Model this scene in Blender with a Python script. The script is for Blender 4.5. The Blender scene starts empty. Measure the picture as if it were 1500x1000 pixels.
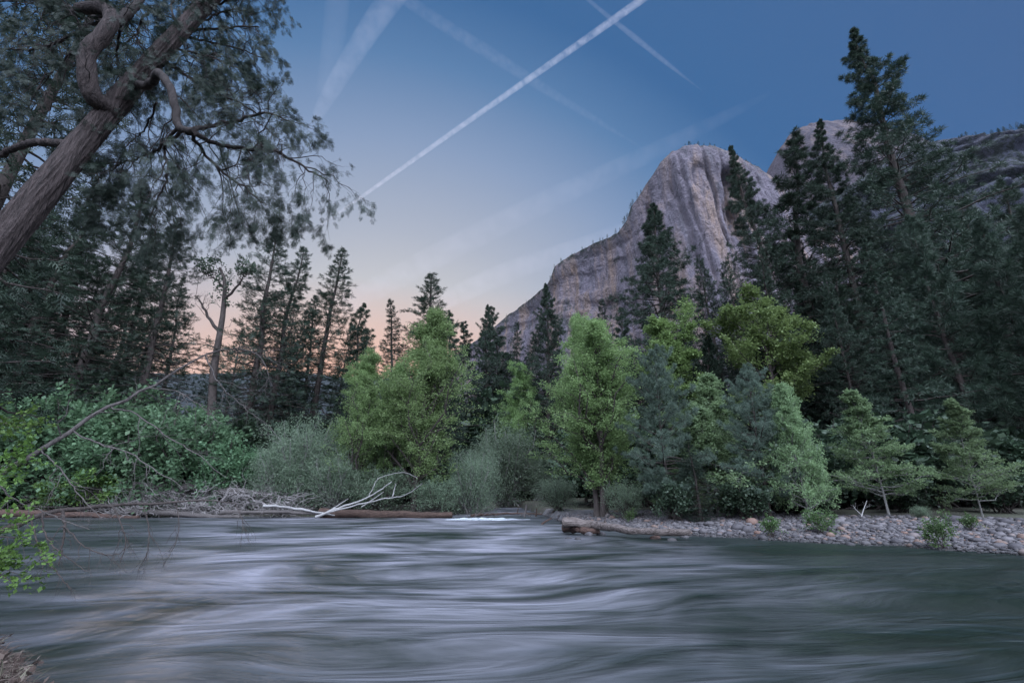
import bpy, math, random
import numpy as np
from mathutils import Matrix, Vector
PI = math.pi
S = bpy.context.scene
COL = S.collection
RS = np.random.RandomState

# ------------------------------------------------------------------ camera
CH = 1.8; PITCH = math.radians(18.3); FPX = 667.0
cp, sp = math.cos(PITCH), math.sin(PITCH)
cam_d = bpy.data.cameras.new('camera'); cam = bpy.data.objects.new('camera', cam_d); COL.objects.link(cam)
cam_d.lens = 16.0; cam_d.sensor_width = 36.0; cam_d.clip_start = 0.05; cam_d.clip_end = 90000
cam.location = (0, 0, CH); cam.rotation_euler = (PI/2 + PITCH, 0, 0)
S.camera = cam

def at(px, py, Y):
    """a point of the place at forward distance Y, read off the photograph's 1500x1000 grid"""
    x = (px-750)/FPX; u = (500-py)/FPX
    yw = cp - u*sp; zw = sp + u*cp
    s = Y/yw
    return np.array([x*s, Y, CH + zw*s])

# ------------------------------------------------------------------ noise
def _hash(ix, iy, iz):
    n = (ix.astype(np.int64)*374761393 + iy.astype(np.int64)*668265263 + iz.astype(np.int64)*2147483647) & 0xffffffff
    n = ((n ^ (n >> 13))*1274126177) & 0xffffffff
    n = (n ^ (n >> 16)) & 0xffffffff
    return n.astype(np.float64)/4294967295.0
def vnoise(x, y, z=0.0, seed=0):
    x = np.asarray(x, float)+seed*17.3; y = np.asarray(y, float)+seed*5.1; z = np.zeros_like(x)+z
    ix, iy, iz = np.floor(x), np.floor(y), np.floor(z)
    fx, fy, fz = x-ix, y-iy, z-iz
    fx = fx*fx*(3-2*fx); fy = fy*fy*(3-2*fy); fz = fz*fz*(3-2*fz)
    r = 0
    for a in (0, 1):
        for b in (0, 1):
            for c in (0, 1):
                w = (fx if a else 1-fx)*(fy if b else 1-fy)*(fz if c else 1-fz)
                r = r + w*_hash(ix+a, iy+b, iz+c)
    return r*2-1
def fbm(x, y, z=0.0, oct=4, seed=0, gain=.5):
    r = 0; a = 1; f = 1
    for i in range(oct):
        r = r + a*vnoise(np.asarray(x)*f, np.asarray(y)*f, np.asarray(z)*f, seed+i*3)
        a *= gain; f *= 2.03
    return r

# ------------------------------------------------------------------ mesh building
def norm(v, ax=-1):
    return v/np.maximum(np.linalg.norm(v, axis=ax, keepdims=True), 1e-9)
class MB:
    def __init__(s): s.V = []; s.F = []; s.A = []; s.n = 0
    def add(s, V, F, a=0.5):
        V = np.asarray(V, float).reshape(-1, 3)
        s.V.append(V); s.A.append(np.zeros(len(V))+a)
        if len(F): s.F.append(np.asarray(F, np.int64)+s.n)
        s.n += len(V)
    def mesh(s, name, smooth=False):
        me = bpy.data.meshes.new(name)
        V = np.concatenate(s.V); A = np.concatenate(s.A)
        me.vertices.add(len(V)); me.vertices.foreach_set('co', V.astype(np.float32).ravel())
        loops = np.concatenate([f.ravel() for f in s.F])
        cnt = np.concatenate([np.full(len(f), f.shape[1]) for f in s.F])
        me.loops.add(len(loops)); me.loops.foreach_set('vertex_index', loops.astype(np.int32))
        me.polygons.add(len(cnt)); me.polygons.foreach_set('loop_start', (np.cumsum(cnt)-cnt).astype(np.int32))
        at_ = me.attributes.new('v', 'FLOAT', 'POINT'); at_.data.foreach_set('value', A.astype(np.float32))
        me.update(calc_edges=True)
        if smooth: me.polygons.foreach_set('use_smooth', np.ones(len(cnt), bool))
        me.validate()
        return me
def link(name, me, mat=None, parent=None, kind=None):
    o = bpy.data.objects.new(name, me); COL.objects.link(o)
    if mat is not None:
        if me.materials: 
            if me.materials[0] != mat: me.materials[0] = mat
        else: me.materials.append(mat)
    if parent: o.parent = parent
    if kind: o['kind'] = kind
    return o
def empty(name, loc, rz=0, label=None, cat=None, group=None, scale=None):
    o = bpy.data.objects.new(name, None); COL.objects.link(o); o.empty_display_size = .3
    o.location = [float(c) for c in loc]; o.rotation_euler = (0, 0, rz)
    if scale is not None: o.scale = scale
    tag(o, label, cat, group); return o
def tag(o, label, cat, group=None, kind=None):
    if label: o['label'] = label
    if cat: o['category'] = cat
    if group: o['group'] = group
    if kind: o['kind'] = kind
    return o

def tubes(mb, P, R, sides=5, a=0.5, cap=False):
    """P (m,n,3) polylines, R (m,n) radii"""
    P = np.asarray(P, float); R = np.asarray(R, float)
    if P.ndim == 2: P = P[None]; R = R[None]
    m, n, _ = P.shape
    if m == 0: return
    T = np.empty_like(P); T[:, 1:-1] = P[:, 2:]-P[:, :-2]; T[:, 0] = P[:, 1]-P[:, 0]; T[:, -1] = P[:, -1]-P[:, -2]
    T = norm(T)
    d = norm(P[:, -1]-P[:, 0])
    ref = np.where(np.abs(d[:, 2:3]) > .8, np.array([[1., .1, 0]]), np.array([[0, .1, 1.]]))
    ref = np.repeat(ref[:, None], n, 1)
    U = norm(np.cross(T, ref)); W = np.cross(T, U)
    th = np.arange(sides)*2*PI/sides
    V = P[:, :, None] + R[:, :, None, None]*(np.cos(th)[None, None, :, None]*U[:, :, None] + np.sin(th)[None, None, :, None]*W[:, :, None])
    idx = np.arange(m*n*sides).reshape(m, n, sides)
    q = np.stack([idx[:, :-1], np.roll(idx[:, :-1], -1, 2), np.roll(idx[:, 1:], -1, 2), idx[:, 1:]], -1).reshape(-1, 4)
    mb.add(V.reshape(-1, 3), q, np.repeat(a, n*sides) if np.ndim(a) else a)
    if cap:
        for e, i in ((0, 0), (1, n-1)):
            c = P[:, i]; ring = V[:, i]
            for k in range(m):
                mb.add(np.vstack([ring[k], c[k]]), [[j, (j+1) % sides, sides] for j in range(sides)], a if not np.ndim(a) else a[k])

def interp_poly(P, t):
    """P (m,n,3), t (m,k) -> pos (m,k,3), tangent"""
    m, n, _ = P.shape
    f = np.clip(t*(n-1), 0, n-1.0001); i = f.astype(int); w = (f-i)[..., None]
    r = np.arange(m)[:, None]
    a, b = P[r, i], P[r, i+1]
    return a*(1-w)+b*w, norm(b-a)
def smooth_poly(pts, n):
    """Catmull-Rom resample to n points"""
    p = np.asarray(pts, float); q = np.vstack([2*p[0]-p[1], p, 2*p[-1]-p[-2]])
    t = np.linspace(0, len(p)-1-1e-6, n); i = t.astype(int); f = (t-i)[:, None]
    a, b, c, d = q[i], q[i+1], q[i+2], q[i+3]
    return .5*((2*b)+(-a+c)*f+(2*a-5*b+4*c-d)*f**2+(-a+3*b-3*c+d)*f**3)

def spawn(P, R, k, t0, t1, L, rs, ang=.8, up=0., npts=4, curve=0., flat=False, elev=None, jit=.06, rf=.02, taper=.85, even=True, az0=None, tpow=1.):
    """k children on each polyline. L(t, parent_len) lengths; elev(t): absolute elevation angle"""
    P = np.asarray(P, float)
    if P.ndim == 2: P = P[None]; R = np.asarray(R)[None]
    m, n, _ = P.shape
    plen = np.linalg.norm(np.diff(P, axis=1), axis=2).sum(1)[:, None]
    t = (np.arange(k)[None]+rs.rand(m, k))/k if even else rs.rand(m, k)
    t = t0+(t1-t0)*t**(2-tpow)
    pos, T = interp_poly(P, t)
    az = (np.arange(k)[None]*2.399963 + rs.rand(m, 1)*6.28 + rs.normal(0, .35, (m, k)))
    if elev is not None:
        e = elev(t)+rs.normal(0, .12, (m, k))
        D = np.stack([np.cos(az)*np.cos(e), np.sin(az)*np.cos(e), np.sin(e)], -1)
    else:
        a = ang*(1+rs.normal(0, .2, (m, k)))
        if flat:
            side = norm(np.cross(T, np.array([0, 0, 1.])+0*T)); sgn = np.where((np.arange(k)[None]+rs.randint(0, 2, (m, 1))) % 2 == 0, 1., -1.)[..., None]
            perp = norm(side*sgn + rs.normal(0, .25, (m, k, 3)))
        else:
            ref = norm(rs.normal(size=(m, k, 3))); perp = norm(np.cross(T, ref))
        D = np.cos(a)[..., None]*T+np.sin(a)[..., None]*perp
    D = norm(D+np.array([0, 0, up]))
    ln = L(t, plen)*(1+rs.normal(0, .16, (m, k)))
    ln = np.maximum(ln, .02)
    s = np.linspace(0, 1, npts)
    cur = np.broadcast_to(np.asarray(curve), (m, k)) if not callable(curve) else curve(t)
    Q = pos[:, :, None]+D[:, :, None]*(ln[..., None]*s)[..., None]
    Q[..., 2] += (cur*ln)[..., None]*s**2
    Q += (rs.normal(0, jit, Q.shape)*ln[..., None, None])*(s[None, None, :, None] > 0)
    f = np.clip(t*(n-1), 0, n-1.0001); i = f.astype(int)
    pr = R[np.arange(m)[:, None], i]
    r0 = np.minimum(pr*.65, rf*ln)
    Rr = r0[..., None]*(1-taper*s)
    return Q.reshape(-1, npts, 3), Rr.reshape(-1, npts), t.reshape(-1)

def stamps(mb, P, k, t0, t1, proto, size, rs, spread=.5, up=0., flat=0., off=0., av=None, szjit=.3, shade=None):
    """scatter a small leaf/needle prototype along polylines"""
    P = np.asarray(P, float)
    if P.ndim == 2: P = P[None]
    m = len(P)
    if m == 0: return
    t = t0+(t1-t0)*rs.rand(m, k)
    pos, T = interp_poly(P, t)
    pos = pos.reshape(-1, 3); T = T.reshape(-1, 3); M = len(pos)
    pos = pos+rs.normal(0, 1, (M, 3))*off
    f = norm(T+rs.normal(0, spread, (M, 3))+np.array([0, 0, up]))
    nn = rs.normal(0, 1, (M, 3))
    if flat: nn = nn*(1-flat)+np.array([0, 0, 1.])*flat*2
    s = norm(np.cross(nn, f)); u = np.cross(f, s)
    PV, PF = proto
    if np.ndim(size): size = np.repeat(size, k)
    sz = (size*(1+rs.uniform(-szjit, szjit, M)))[:, None, None]
    V = pos[:, None]+sz*(PV[None, :, 0:1]*f[:, None]+PV[None, :, 1:2]*s[:, None]+PV[None, :, 2:3]*u[:, None])
    nv = len(PV)
    F = (PF[None]+(np.arange(M)*nv)[:, None, None]).reshape(-1, PF.shape[1])
    cl = np.repeat(rs.rand(m), k)
    a = np.clip(.55*cl+.45*rs.rand(M), 0, 1)
    mb.add(V.reshape(-1, 3), F, np.repeat(a, nv))

# prototypes (unit length along x)
LEAF = (np.array([[0, 0, 0], [.5, .36, .06], [1, 0, 0], [.5, -.36, .06]], float), np.array([[0, 1, 2, 3]]))
NARROW = (np.array([[0, 0, 0], [.5, .13, .02], [1, 0, 0], [.5, -.13, .02]], float), np.array([[0, 1, 2, 3]]))
def _tuft(n, w, seed, back=.15, cone=1.1):
    rs = RS(seed); V = []; F = []
    for i in range(n):
        az = i*2.4+rs.rand(); a = cone*math.sqrt((i+.5)/n)
        d = np.array([math.cos(a), math.sin(a)*math.cos(az), math.sin(a)*math.sin(az)])
        s = np.cross(d, rs.normal(size=3)); s /= np.linalg.norm(s)
        b = len(V); o = -d[0]*0+np.array([-back*rs.rand(), 0, 0])
        L = rs.uniform(.75, 1.05)
        V += [o+s*w*.4, o+d*L*.5+s*w, o+d*L, o+d*L*.5-s*w*.6]
        F.append([b, b+1, b+2, b+3])
    return np.array(V), np.array(F)
PINE_TUFT = _tuft(11, .055, 3, cone=1.35)
PINE_TUFT_FINE = _tuft(20, .03, 5, cone=1.3)
def _spray(n, w, droop, seed, tips=True):
    rs = RS(seed); V = []; F = []
    def blade(o, d, L, w):
        s = np.cross(d, [0, 0, 1]); s /= np.linalg.norm(s)+1e-9
        b = len(V); V.extend([o, o+d*L*.5+s*w, o+d*L+np.array([0, 0, -droop*L*.3]), o+d*L*.5-s*w]); F.append([b, b+1, b+2, b+3])
    for i in range(n):
        x = (i+.5)/n; sg = 1 if i % 2 else -1
        o = np.array([x, 0, -droop*x*x*.4]); an = sg*rs.uniform(.6, .95)
        d = np.array([math.cos(an), math.sin(an), -.15*droop])
        blade(o, d, (.42*(1-x)+.14)*rs.uniform(.8, 1.15), w)
    blade(np.array([0, 0, 0.]), np.array([1, 0, -.2*droop]), 1.05, w*.7)
    return np.array(V), np.array(F)
SPRAY = _spray(8, .055, .6, 4)
def _fern(seed):
    rs = RS(seed); V = []; F = []
    def blade(o, d, L, w):
        s = np.cross(d, [0, 0, 1]); s /= np.linalg.norm(s)+1e-9
        b = len(V); w = w*.95; V.extend([o-s*w*.4, o+d*L*.6-s*w, o+d*L, o+d*L*.6+s*w, o+s*w*.4]); F.append([b, b+1, b+2, b+3]); F.append([b, b+3, b+4, b+4])
    for i in range(9):
        x = .08+.9*i/9; sg = 1 if i % 2 else -1; an = sg*rs.uniform(.5, .8)
        o = np.array([x, 0, -.12*x*x]); d = np.array([math.cos(an), math.sin(an), rs.uniform(-.25, .1)]); L = (.55*(1-x)+.16)*rs.uniform(.85, 1.2)
        blade(o, d, L, .022)
        for j in range(3):
            y = (j+1)/3.6; o2 = o+d*L*y; an2 = an+(1 if j % 2 else -1)*.65
            d2 = np.array([math.cos(an2), math.sin(an2), rs.uniform(-.2, .1)]); blade(o2, d2, L*.42*(1.1-y), .018)
    blade(np.array([0, 0, 0.]), np.array([1, 0, -.1]), 1.0, .016)
    V = np.array(V)
    Q = []
    for f in F:
        Q.append(f)
    return V, np.array([q for q in Q if q[2] != q[3]])
FERN = _fern(8)

# ------------------------------------------------------------------ materials
def lin(c):
    return tuple(((v/255)/12.92 if v/255 <= .04045 else ((v/255+.055)/1.055)**2.4) for v in c)
def mat(name):
    m = bpy.data.materials.new(name); m.use_nodes = True
    nt = m.node_tree; b = nt.nodes['Principled BSDF']
    return m, nt, b
def nd(nt, t, **k):
    n = nt.nodes.new(t)
    for a, v in k.items():
        if a in ('operation', 'blend_type', 'data_type', 'attribute_name', 'attribute_type', 'noise_dimensions', 'feature', 'vector_type', 'gradient_type', 'interpolation_type', 'clamp_factor'):
            setattr(n, a, v)
        else: n.inputs[a].default_value = v
    return n
def ramp(nt, stops, fac=None, interp='LINEAR'):
    r = nt.nodes.new('ShaderNodeValToRGB'); r.color_ramp.interpolation = interp
    e = r.color_ramp.elements
    while len(e) < len(stops): e.new(.5)
    for i, (p, c) in enumerate(stops):
        e[i].position = p; e[i].color = (c, c, c, 1) if not hasattr(c, '__len__') else (*c[:3], 1)
    if fac is not None: nt.links.new(fac, r.inputs[0])
    return r
def mixc(nt, f, a, b, mode='MIX'):
    n = nt.nodes.new('ShaderNodeMix'); n.data_type = 'RGBA'; n.blend_type = mode
    for sock, v in ((n.inputs[0], f), (n.inputs[6], a), (n.inputs[7], b)):
        if hasattr(v, 'links') or isinstance(v, bpy.types.NodeSocket): nt.links.new(v, sock)
        elif hasattr(v, '__len__'): sock.default_value = (*v[:3], 1)
        else: sock.default_value = v
    return n.outputs[2]
def mth(nt, op, a, b=None, c=None):
    n = nt.nodes.new('ShaderNodeMath'); n.operation = op
    for i, v in enumerate((a, b, c)):
        if v is None: continue
        if isinstance(v, bpy.types.NodeSocket): nt.links.new(v, n.inputs[i])
        else: n.inputs[i].default_value = v
    return n.outputs[0]
def coords(nt, scale=(1, 1, 1), rot=(0, 0, 0), gen='Object'):
    tc = nt.nodes.new('ShaderNodeTexCoord'); mp = nt.nodes.new('ShaderNodeMapping')
    mp.inputs['Scale'].default_value = scale; mp.inputs['Rotation'].default_value = rot
    nt.links.new(tc.outputs[gen], mp.inputs[0]); return mp.outputs[0]
def noise(nt, vec, scale, detail=4, rough=.55, dist=0.):
    n = nd(nt, 'ShaderNodeTexNoise', Scale=scale, Detail=detail, Roughness=rough, Distortion=dist)
    nt.links.new(vec, n.inputs['Vector']); return n.outputs[0]
def bump(nt, b, h, strength=.5, dist=.05):
    n = nd(nt, 'ShaderNodeBump', Strength=strength, Distance=dist); nt.links.new(h, n.inputs['Height'])
    nt.links.new(n.outputs[0], b.inputs['Normal'])

def leaf_mat(name, c1, c2, tr=.35, rough=.55, warm=.35):
    m, nt, b = mat(name)
    a = nd(nt, 'ShaderNodeAttribute', attribute_name='v')
    oi = nt.nodes.new('ShaderNodeObjectInfo')
    c = mixc(nt, a.outputs['Fac'], c1, c2)
    hs = nt.nodes.new('ShaderNodeHueSaturation')
    nt.links.new(mth(nt, 'MULTIPLY_ADD', oi.outputs['Random'], .016, .494), hs.inputs['Hue'])
    nt.links.new(mth(nt, 'MULTIPLY_ADD', oi.outputs['Random'], .35, .8), hs.inputs['Value'])
    nt.links.new(c, hs.inputs['Color'])
    b.inputs['Roughness'].default_value = rough; b.inputs['Specular IOR Level'].default_value = .35
    nt.links.new(hs.outputs[0], b.inputs['Base Color'])
    t = nt.nodes.new('ShaderNodeBsdfTranslucent')
    nt.links.new(hs.outputs[0], t.inputs[0])
    mx = nt.nodes.new('ShaderNodeMixShader'); mx.inputs[0].default_value = tr
    nt.links.new(b.outputs[0], mx.inputs[1]); nt.links.new(t.outputs[0], mx.inputs[2])
    nt.links.new(mx.outputs[0], nt.nodes['Material Output'].inputs[0])
    return m
def bark_mat(name, c1, c2, sx=6, sz=1.2, bs=.5, bd=.04, vec=None):
    m, nt, b = mat(name)
    v = coords(nt, vec or (sx, sx, sz))
    n1 = noise(nt, v, 1.6, 5, .6, .4); n2 = noise(nt, v, 5, 4, .6)
    f = ramp(nt, [(.35, 0), (.65, 1)], mth(nt, 'MULTIPLY_ADD', n2, .4, mth(nt, 'MULTIPLY', n1, .6)))
    nt.links.new(mixc(nt, f.outputs[0], c1, c2), b.inputs['Base Color'])
    b.inputs['Roughness'].default_value = .9; b.inputs['Specular IOR Level'].default_value = .2
    bump(nt, b, f.outputs[0], bs, bd)
    return m
M = {}
M['pine_leaf'] = leaf_mat('pine_needles', (.018, .034, .023), (.042, .066, .042), .2)
M['fir_leaf'] = leaf_mat('fir_needles', (.017, .032, .024), (.040, .062, .044), .2)
M['cedar_leaf'] = leaf_mat('cedar_scales', (.016, .030, .020), (.040, .062, .040), .25)
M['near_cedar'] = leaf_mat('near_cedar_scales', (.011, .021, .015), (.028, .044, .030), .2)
M['youngpine_leaf'] = leaf_mat('young_pine_needles', (.075, .11, .085), (.13, .18, .135), .35)
M['cotton_leaf'] = leaf_mat('cottonwood_leaves', (.15, .225, .09), (.24, .335, .135), .5)
M['oak_leaf'] = leaf_mat('oak_leaves', (.115, .165, .06), (.20, .265, .095), .4)
M['willow_leaf'] = leaf_mat('willow_leaves', (.12, .165, .115), (.20, .26, .17), .5)
M['alder_leaf'] = leaf_mat('alder_leaves', (.13, .19, .10), (.22, .30, .15), .55)
M['dogwood_leaf'] = leaf_mat('dogwood_leaves', (.085, .15, .085), (.16, .26, .14), .45)
M['lime_leaf'] = leaf_mat('lime_leaves', (.10, .17, .05), (.20, .29, .09), .4)
M['near_leaf'] = leaf_mat('bright_leaves', (.07, .13, .03), (.13, .22, .05), .4)
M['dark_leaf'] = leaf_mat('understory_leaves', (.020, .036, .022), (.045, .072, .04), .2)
M['bark'] = bark_mat('conifer_bark', (.022, .018, .017), (.07, .055, .05))
M['bark_dark'] = bark_mat('twig_bark', (.035, .028, .026), (.08, .065, .06))
M['bark_pale'] = bark_mat('alder_bark', (.10, .095, .09), (.22, .21, .20))
M['cedar_bark'] = bark_mat('cedar_bark', (.020, .016, .016), (.105, .08, .078), 10, .7, 1., .09)
M['limb_bark'] = bark_mat('limb_bark', (.014, .011, .011), (.042, .034, .033))
M['bush_leaf'] = leaf_mat('bush_leaves', (.045, .08, .03), (.09, .14, .05), .4)
M['dead'] = bark_mat('dead_wood', (.040, .034, .034), (.12, .105, .10), 14, 7, .6, .02)
M['grey_wood'] = bark_mat('grey_weathered_wood', (.13, .115, .115), (.30, .275, .27), 14, 7, .5, .02)
M['bleached'] = bark_mat('bleached_wood', (.17, .16, .16), (.34, .325, .32), 12, 3, .4, .02)
M['log'] = bark_mat('weathered_log', (.05, .038, .034), (.21, .175, .165), 2.2, 14, 1., .05, (1.2, 9, 9))
M['wetlog'] = bark_mat('wet_log', (.03, .02, .018), (.10, .065, .052), 2.0, 9, .8, .05, (1.2, 9, 9))
M['redlog'] = bark_mat('reddish_rotten_log', (.035, .022, .02), (.11, .068, .055), 2.0, 9, .8, .05, (1.0, 9, 9))

def rock_mat(name, stops, sc=1.0):
    m, nt, b = mat(name)
    a = nd(nt, 'ShaderNodeAttribute', attribute_name='v')
    r = ramp(nt, stops, a.outputs['Fac'])
    n = noise(nt, coords(nt, (sc,)*3), 9, 5, .65)
    k = ramp(nt, [(.3, .62), (.7, 1.15)], n)
    ge = nt.nodes.new('ShaderNodeNewGeometry'); sx_ = nt.nodes.new('ShaderNodeSeparateXYZ'); nt.links.new(ge.outputs['Position'], sx_.inputs[0])
    wet = ramp(nt, [(.04, .42), (.14, 1)], mth(nt, 'MULTIPLY_ADD', n, .08, mth(nt, 'ADD', sx_.outputs[2], -.04)))
    nt.links.new(mixc(nt, 1.0, mixc(nt, 1.0, r.outputs[0], k.outputs[0], 'MULTIPLY'), wet.outputs[0], 'MULTIPLY'), b.inputs['Base Color'])
    b.inputs['Roughness'].default_value = .8
    bump(nt, b, n, .4, .03); return m
M['stones'] = rock_mat('river_stones', [(0, (.034, .030, .035)), (.3, (.058, .052, .058)), (.6, (.083, .075, .08)), (.88, (.12, .108, .115)), (.95, (.15, .105, .088)), (1, (.14, .08, .062))])

# ground
m, nt, b = mat('forest_floor'); M['ground'] = m
v = coords(nt)
n1 = noise(nt, v, .6, 6, .6); n2 = noise(nt, v, 9, 5, .7)
c = mixc(nt, ramp(nt, [(.35, 0), (.65, 1)], n1).outputs[0], (.030, .026, .02), (.035, .045, .022))
c = mixc(nt, ramp(nt, [(.4, 0), (.7, .6)], n2).outputs[0], c, (.09, .07, .055))
nt.links.new(c, b.inputs['Base Color']); b.inputs['Roughness'].default_value = .95
bump(nt, b, n2, .6, .08)
m, nt, b = mat('gravel'); M['gravel'] = m
v = coords(nt)
vo = nd(nt, 'ShaderNodeTexVoronoi', Scale=7.0); nt.links.new(v, vo.inputs['Vector'])
n1 = noise(nt, v, .5, 5, .6)
sep = nt.nodes.new('ShaderNodeSeparateColor'); nt.links.new(vo.outputs['Color'], sep.inputs[0])
c = ramp(nt, [(0, (.06, .057, .062)), (.5, (.10, .096, .104)), (.9, (.14, .134, .14)), (1, (.13, .09, .075))], sep.outputs[0]).outputs[0]
c = mixc(nt, ramp(nt, [(.45, 0), (.65, .7)], n1).outputs[0], c, (.115, .098, .092))
ge = nt.nodes.new('ShaderNodeNewGeometry'); sx_ = nt.nodes.new('ShaderNodeSeparateXYZ'); nt.links.new(ge.outputs['Position'], sx_.inputs[0])
c = mixc(nt, 1.0, c, ramp(nt, [(.03, .4), (.12, 1)], sx_.outputs[2]).outputs[0], 'MULTIPLY')
nt.links.new(c, b.inputs['Base Color']); b.inputs['Roughness'].default_value = .9
inv = mth(nt, 'SUBTRACT', 1.0, vo.outputs['Distance']); bump(nt, b, inv, .8, .06)

# granite
def granite(name, tan=1.0, base=(.215, .183, .225), dark=(.11, .105, .125), k=1.0):
    m, nt, b = mat(name)
    v1 = coords(nt, (.020*k, .020*k, .0022*k)); v2 = coords(nt, (.075*k, .075*k, .006*k)); v3 = coords(nt, (.02*k,)*3)
    s1 = noise(nt, v1, 1.0, 5, .55, .4); s2 = noise(nt, v2, 1.0, 5, .6, .6); n3 = noise(nt, v3, 1.0, 7, .65)
    n4 = noise(nt, v3, 4.0, 7, .7)
    c = mixc(nt, ramp(nt, [(.3, 0), (.7, 1)], n3).outputs[0], base, tuple(x*.68 for x in base))
    tanm = mth(nt, 'MULTIPLY', ramp(nt, [(.46, 0), (.60, .85*tan)], s1).outputs[0], ramp(nt, [(.36, .25), (.56, 1)], s2).outputs[0])
    c = mixc(nt, tanm, c, (.33, .225, .175))
    c = mixc(nt, mth(nt, 'MULTIPLY', ramp(nt, [(.50, 0), (.66, .7)], s2).outputs[0], ramp(nt, [(.4, 1), (.56, .15)], s1).outputs[0]), c, dark)
    c = mixc(nt, ramp(nt, [(.55, 0), (.75, .45)], n4).outputs[0], c, tuple(x*1.5 for x in base))
    # cracks and ledges
    for sc_, w_, k_ in (((.016*k, .016*k, .0055*k), .022, .45), ((.030*k, .030*k, .018*k), .03, .65)):
        cv = nt.nodes.new('ShaderNodeVectorMath'); cv.operation = 'ADD'; nt.links.new(coords(nt, sc_), cv.inputs[0])
        nz = nd(nt, 'ShaderNodeTexNoise', Scale=2.2, Detail=4); nt.links.new(coords(nt, sc_), nz.inputs['Vector']); sv = nt.nodes.new('ShaderNodeVectorMath'); sv.operation = 'SCALE'; sv.inputs[3].default_value = .9
        nt.links.new(nz.outputs['Color'], sv.inputs[0]); nt.links.new(sv.outputs[0], cv.inputs[1])
        vo = nd(nt, 'ShaderNodeTexVoronoi', feature='DISTANCE_TO_EDGE', Scale=1.0); nt.links.new(cv.outputs[0], vo.inputs['Vector'])
        c = mixc(nt, 1.0, c, ramp(nt, [(0, k_), (w_, 1)], vo.outputs['Distance']).outputs[0], 'MULTIPLY')
    a = nd(nt, 'ShaderNodeAttribute', attribute_name='v')
    # trees and brush on ledges and gentle slopes (attribute v marks them)
    vm = mth(nt, 'MULTIPLY', a.outputs['Fac'], ramp(nt, [(.42, 0), (.52, 1)], n4).outputs[0])
    c = mixc(nt, vm, c, (.022, .032, .026))
    nt.links.new(c, b.inputs['Base Color']); b.inputs['Roughness'].default_value = .92
    h = mth(nt, 'ADD', mth(nt, 'MULTIPLY', s2, .7), mth(nt, 'ADD', mth(nt, 'MULTIPLY', n4, .5), n3))
    n5 = noise(nt, coords(nt, (.22*k, .22*k, .06*k)), 1.0, 6, .7, .8)
    h = mth(nt, 'ADD', h, mth(nt, 'MULTIPLY', n5, .45))
    bump(nt, b, h, 1.0, 26.0)
    return m
M['cliff'] = granite('granite_cliff')
M['dome'] = granite('granite_dome', .35, (.085, .07, .092), (.06, .052, .07), .8)
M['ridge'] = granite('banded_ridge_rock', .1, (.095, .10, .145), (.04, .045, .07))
m, nt, b = mat('distant_forest_slope'); M['farslope'] = m
n1 = noise(nt, coords(nt, (.02, .02, .02)), 1.2, 6, .7)
nt.links.new(ramp(nt, [(.3, (.008, .012, .013)), (.7, (.02, .026, .030))], n1).outputs[0], b.inputs['Base Color'])
b.inputs['Roughness'].default_value = 1

# water: long-exposure smoothed river
m, nt, b = mat('river_water'); M['water'] = m
v = coords(nt, (1, 1, 1), (0, 0, math.radians(-9)))
def sc(vec, s):
    mp = nt.nodes.new('ShaderNodeMapping'); mp.inputs['Scale'].default_value = s; nt.links.new(vec, mp.inputs[0]); return mp.outputs[0]
wv = noise(nt, sc(v, (.09, .16, 1)), 1.0, 2, .5)
cmb = nt.nodes.new('ShaderNodeCombineXYZ'); nt.links.new(mth(nt, 'MULTIPLY_ADD', wv, 6.0, -3.0), cmb.inputs[1])
va = nt.nodes.new('ShaderNodeVectorMath'); va.operation = 'ADD'; nt.links.new(v, va.inputs[0]); nt.links.new(cmb.outputs[0], va.inputs[1]); vw = va.outputs[0]
big = noise(nt, sc(vw, (.16, .25, 1)), 1.0, 3, .55, 1.2)
mid = noise(nt, sc(vw, (.26, 1.25, 1)), 1.0, 4, .55, .9)
fine = noise(nt, sc(vw, (.75, 5.0, 1)), 1.0, 3, .55, .6)
foam_sheen = ramp(nt, [(.34, 0), (.70, 1)], mth(nt, 'ADD', mth(nt, 'MULTIPLY', mid, .36), mth(nt, 'ADD', mth(nt, 'MULTIPLY', fine, .10), mth(nt, 'MULTIPLY', big, .5))), 'EASE')  # pale patches: averaged foam plus sky reflection painted into the base colour
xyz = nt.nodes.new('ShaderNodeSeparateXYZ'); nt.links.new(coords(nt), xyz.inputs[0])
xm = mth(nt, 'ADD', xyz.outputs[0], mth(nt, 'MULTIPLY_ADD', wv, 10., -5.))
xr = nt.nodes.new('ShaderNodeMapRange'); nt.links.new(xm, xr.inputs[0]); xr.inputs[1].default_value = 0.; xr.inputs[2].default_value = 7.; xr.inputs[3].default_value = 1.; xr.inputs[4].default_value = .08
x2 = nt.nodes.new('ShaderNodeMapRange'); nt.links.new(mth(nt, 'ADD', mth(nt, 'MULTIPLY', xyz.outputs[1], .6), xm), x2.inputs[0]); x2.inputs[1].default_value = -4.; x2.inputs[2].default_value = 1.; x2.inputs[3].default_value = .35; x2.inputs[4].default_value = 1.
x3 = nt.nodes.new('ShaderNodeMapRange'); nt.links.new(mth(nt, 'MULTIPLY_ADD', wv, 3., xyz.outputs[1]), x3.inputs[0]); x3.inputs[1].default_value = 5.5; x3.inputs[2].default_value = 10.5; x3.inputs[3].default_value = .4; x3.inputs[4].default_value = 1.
foam_sheen2 = mth(nt, 'MULTIPLY', foam_sheen.outputs[0], mth(nt, 'MULTIPLY', mth(nt, 'MULTIPLY', xr.outputs[0], x2.outputs[0]), x3.outputs[0]))  # painted sky reflection kept to left and middle, faded on the right and near
nt.links.new(mixc(nt, foam_sheen2, (.009, .015, .013), (.275, .268, .315)), b.inputs['Base Color'])
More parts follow.
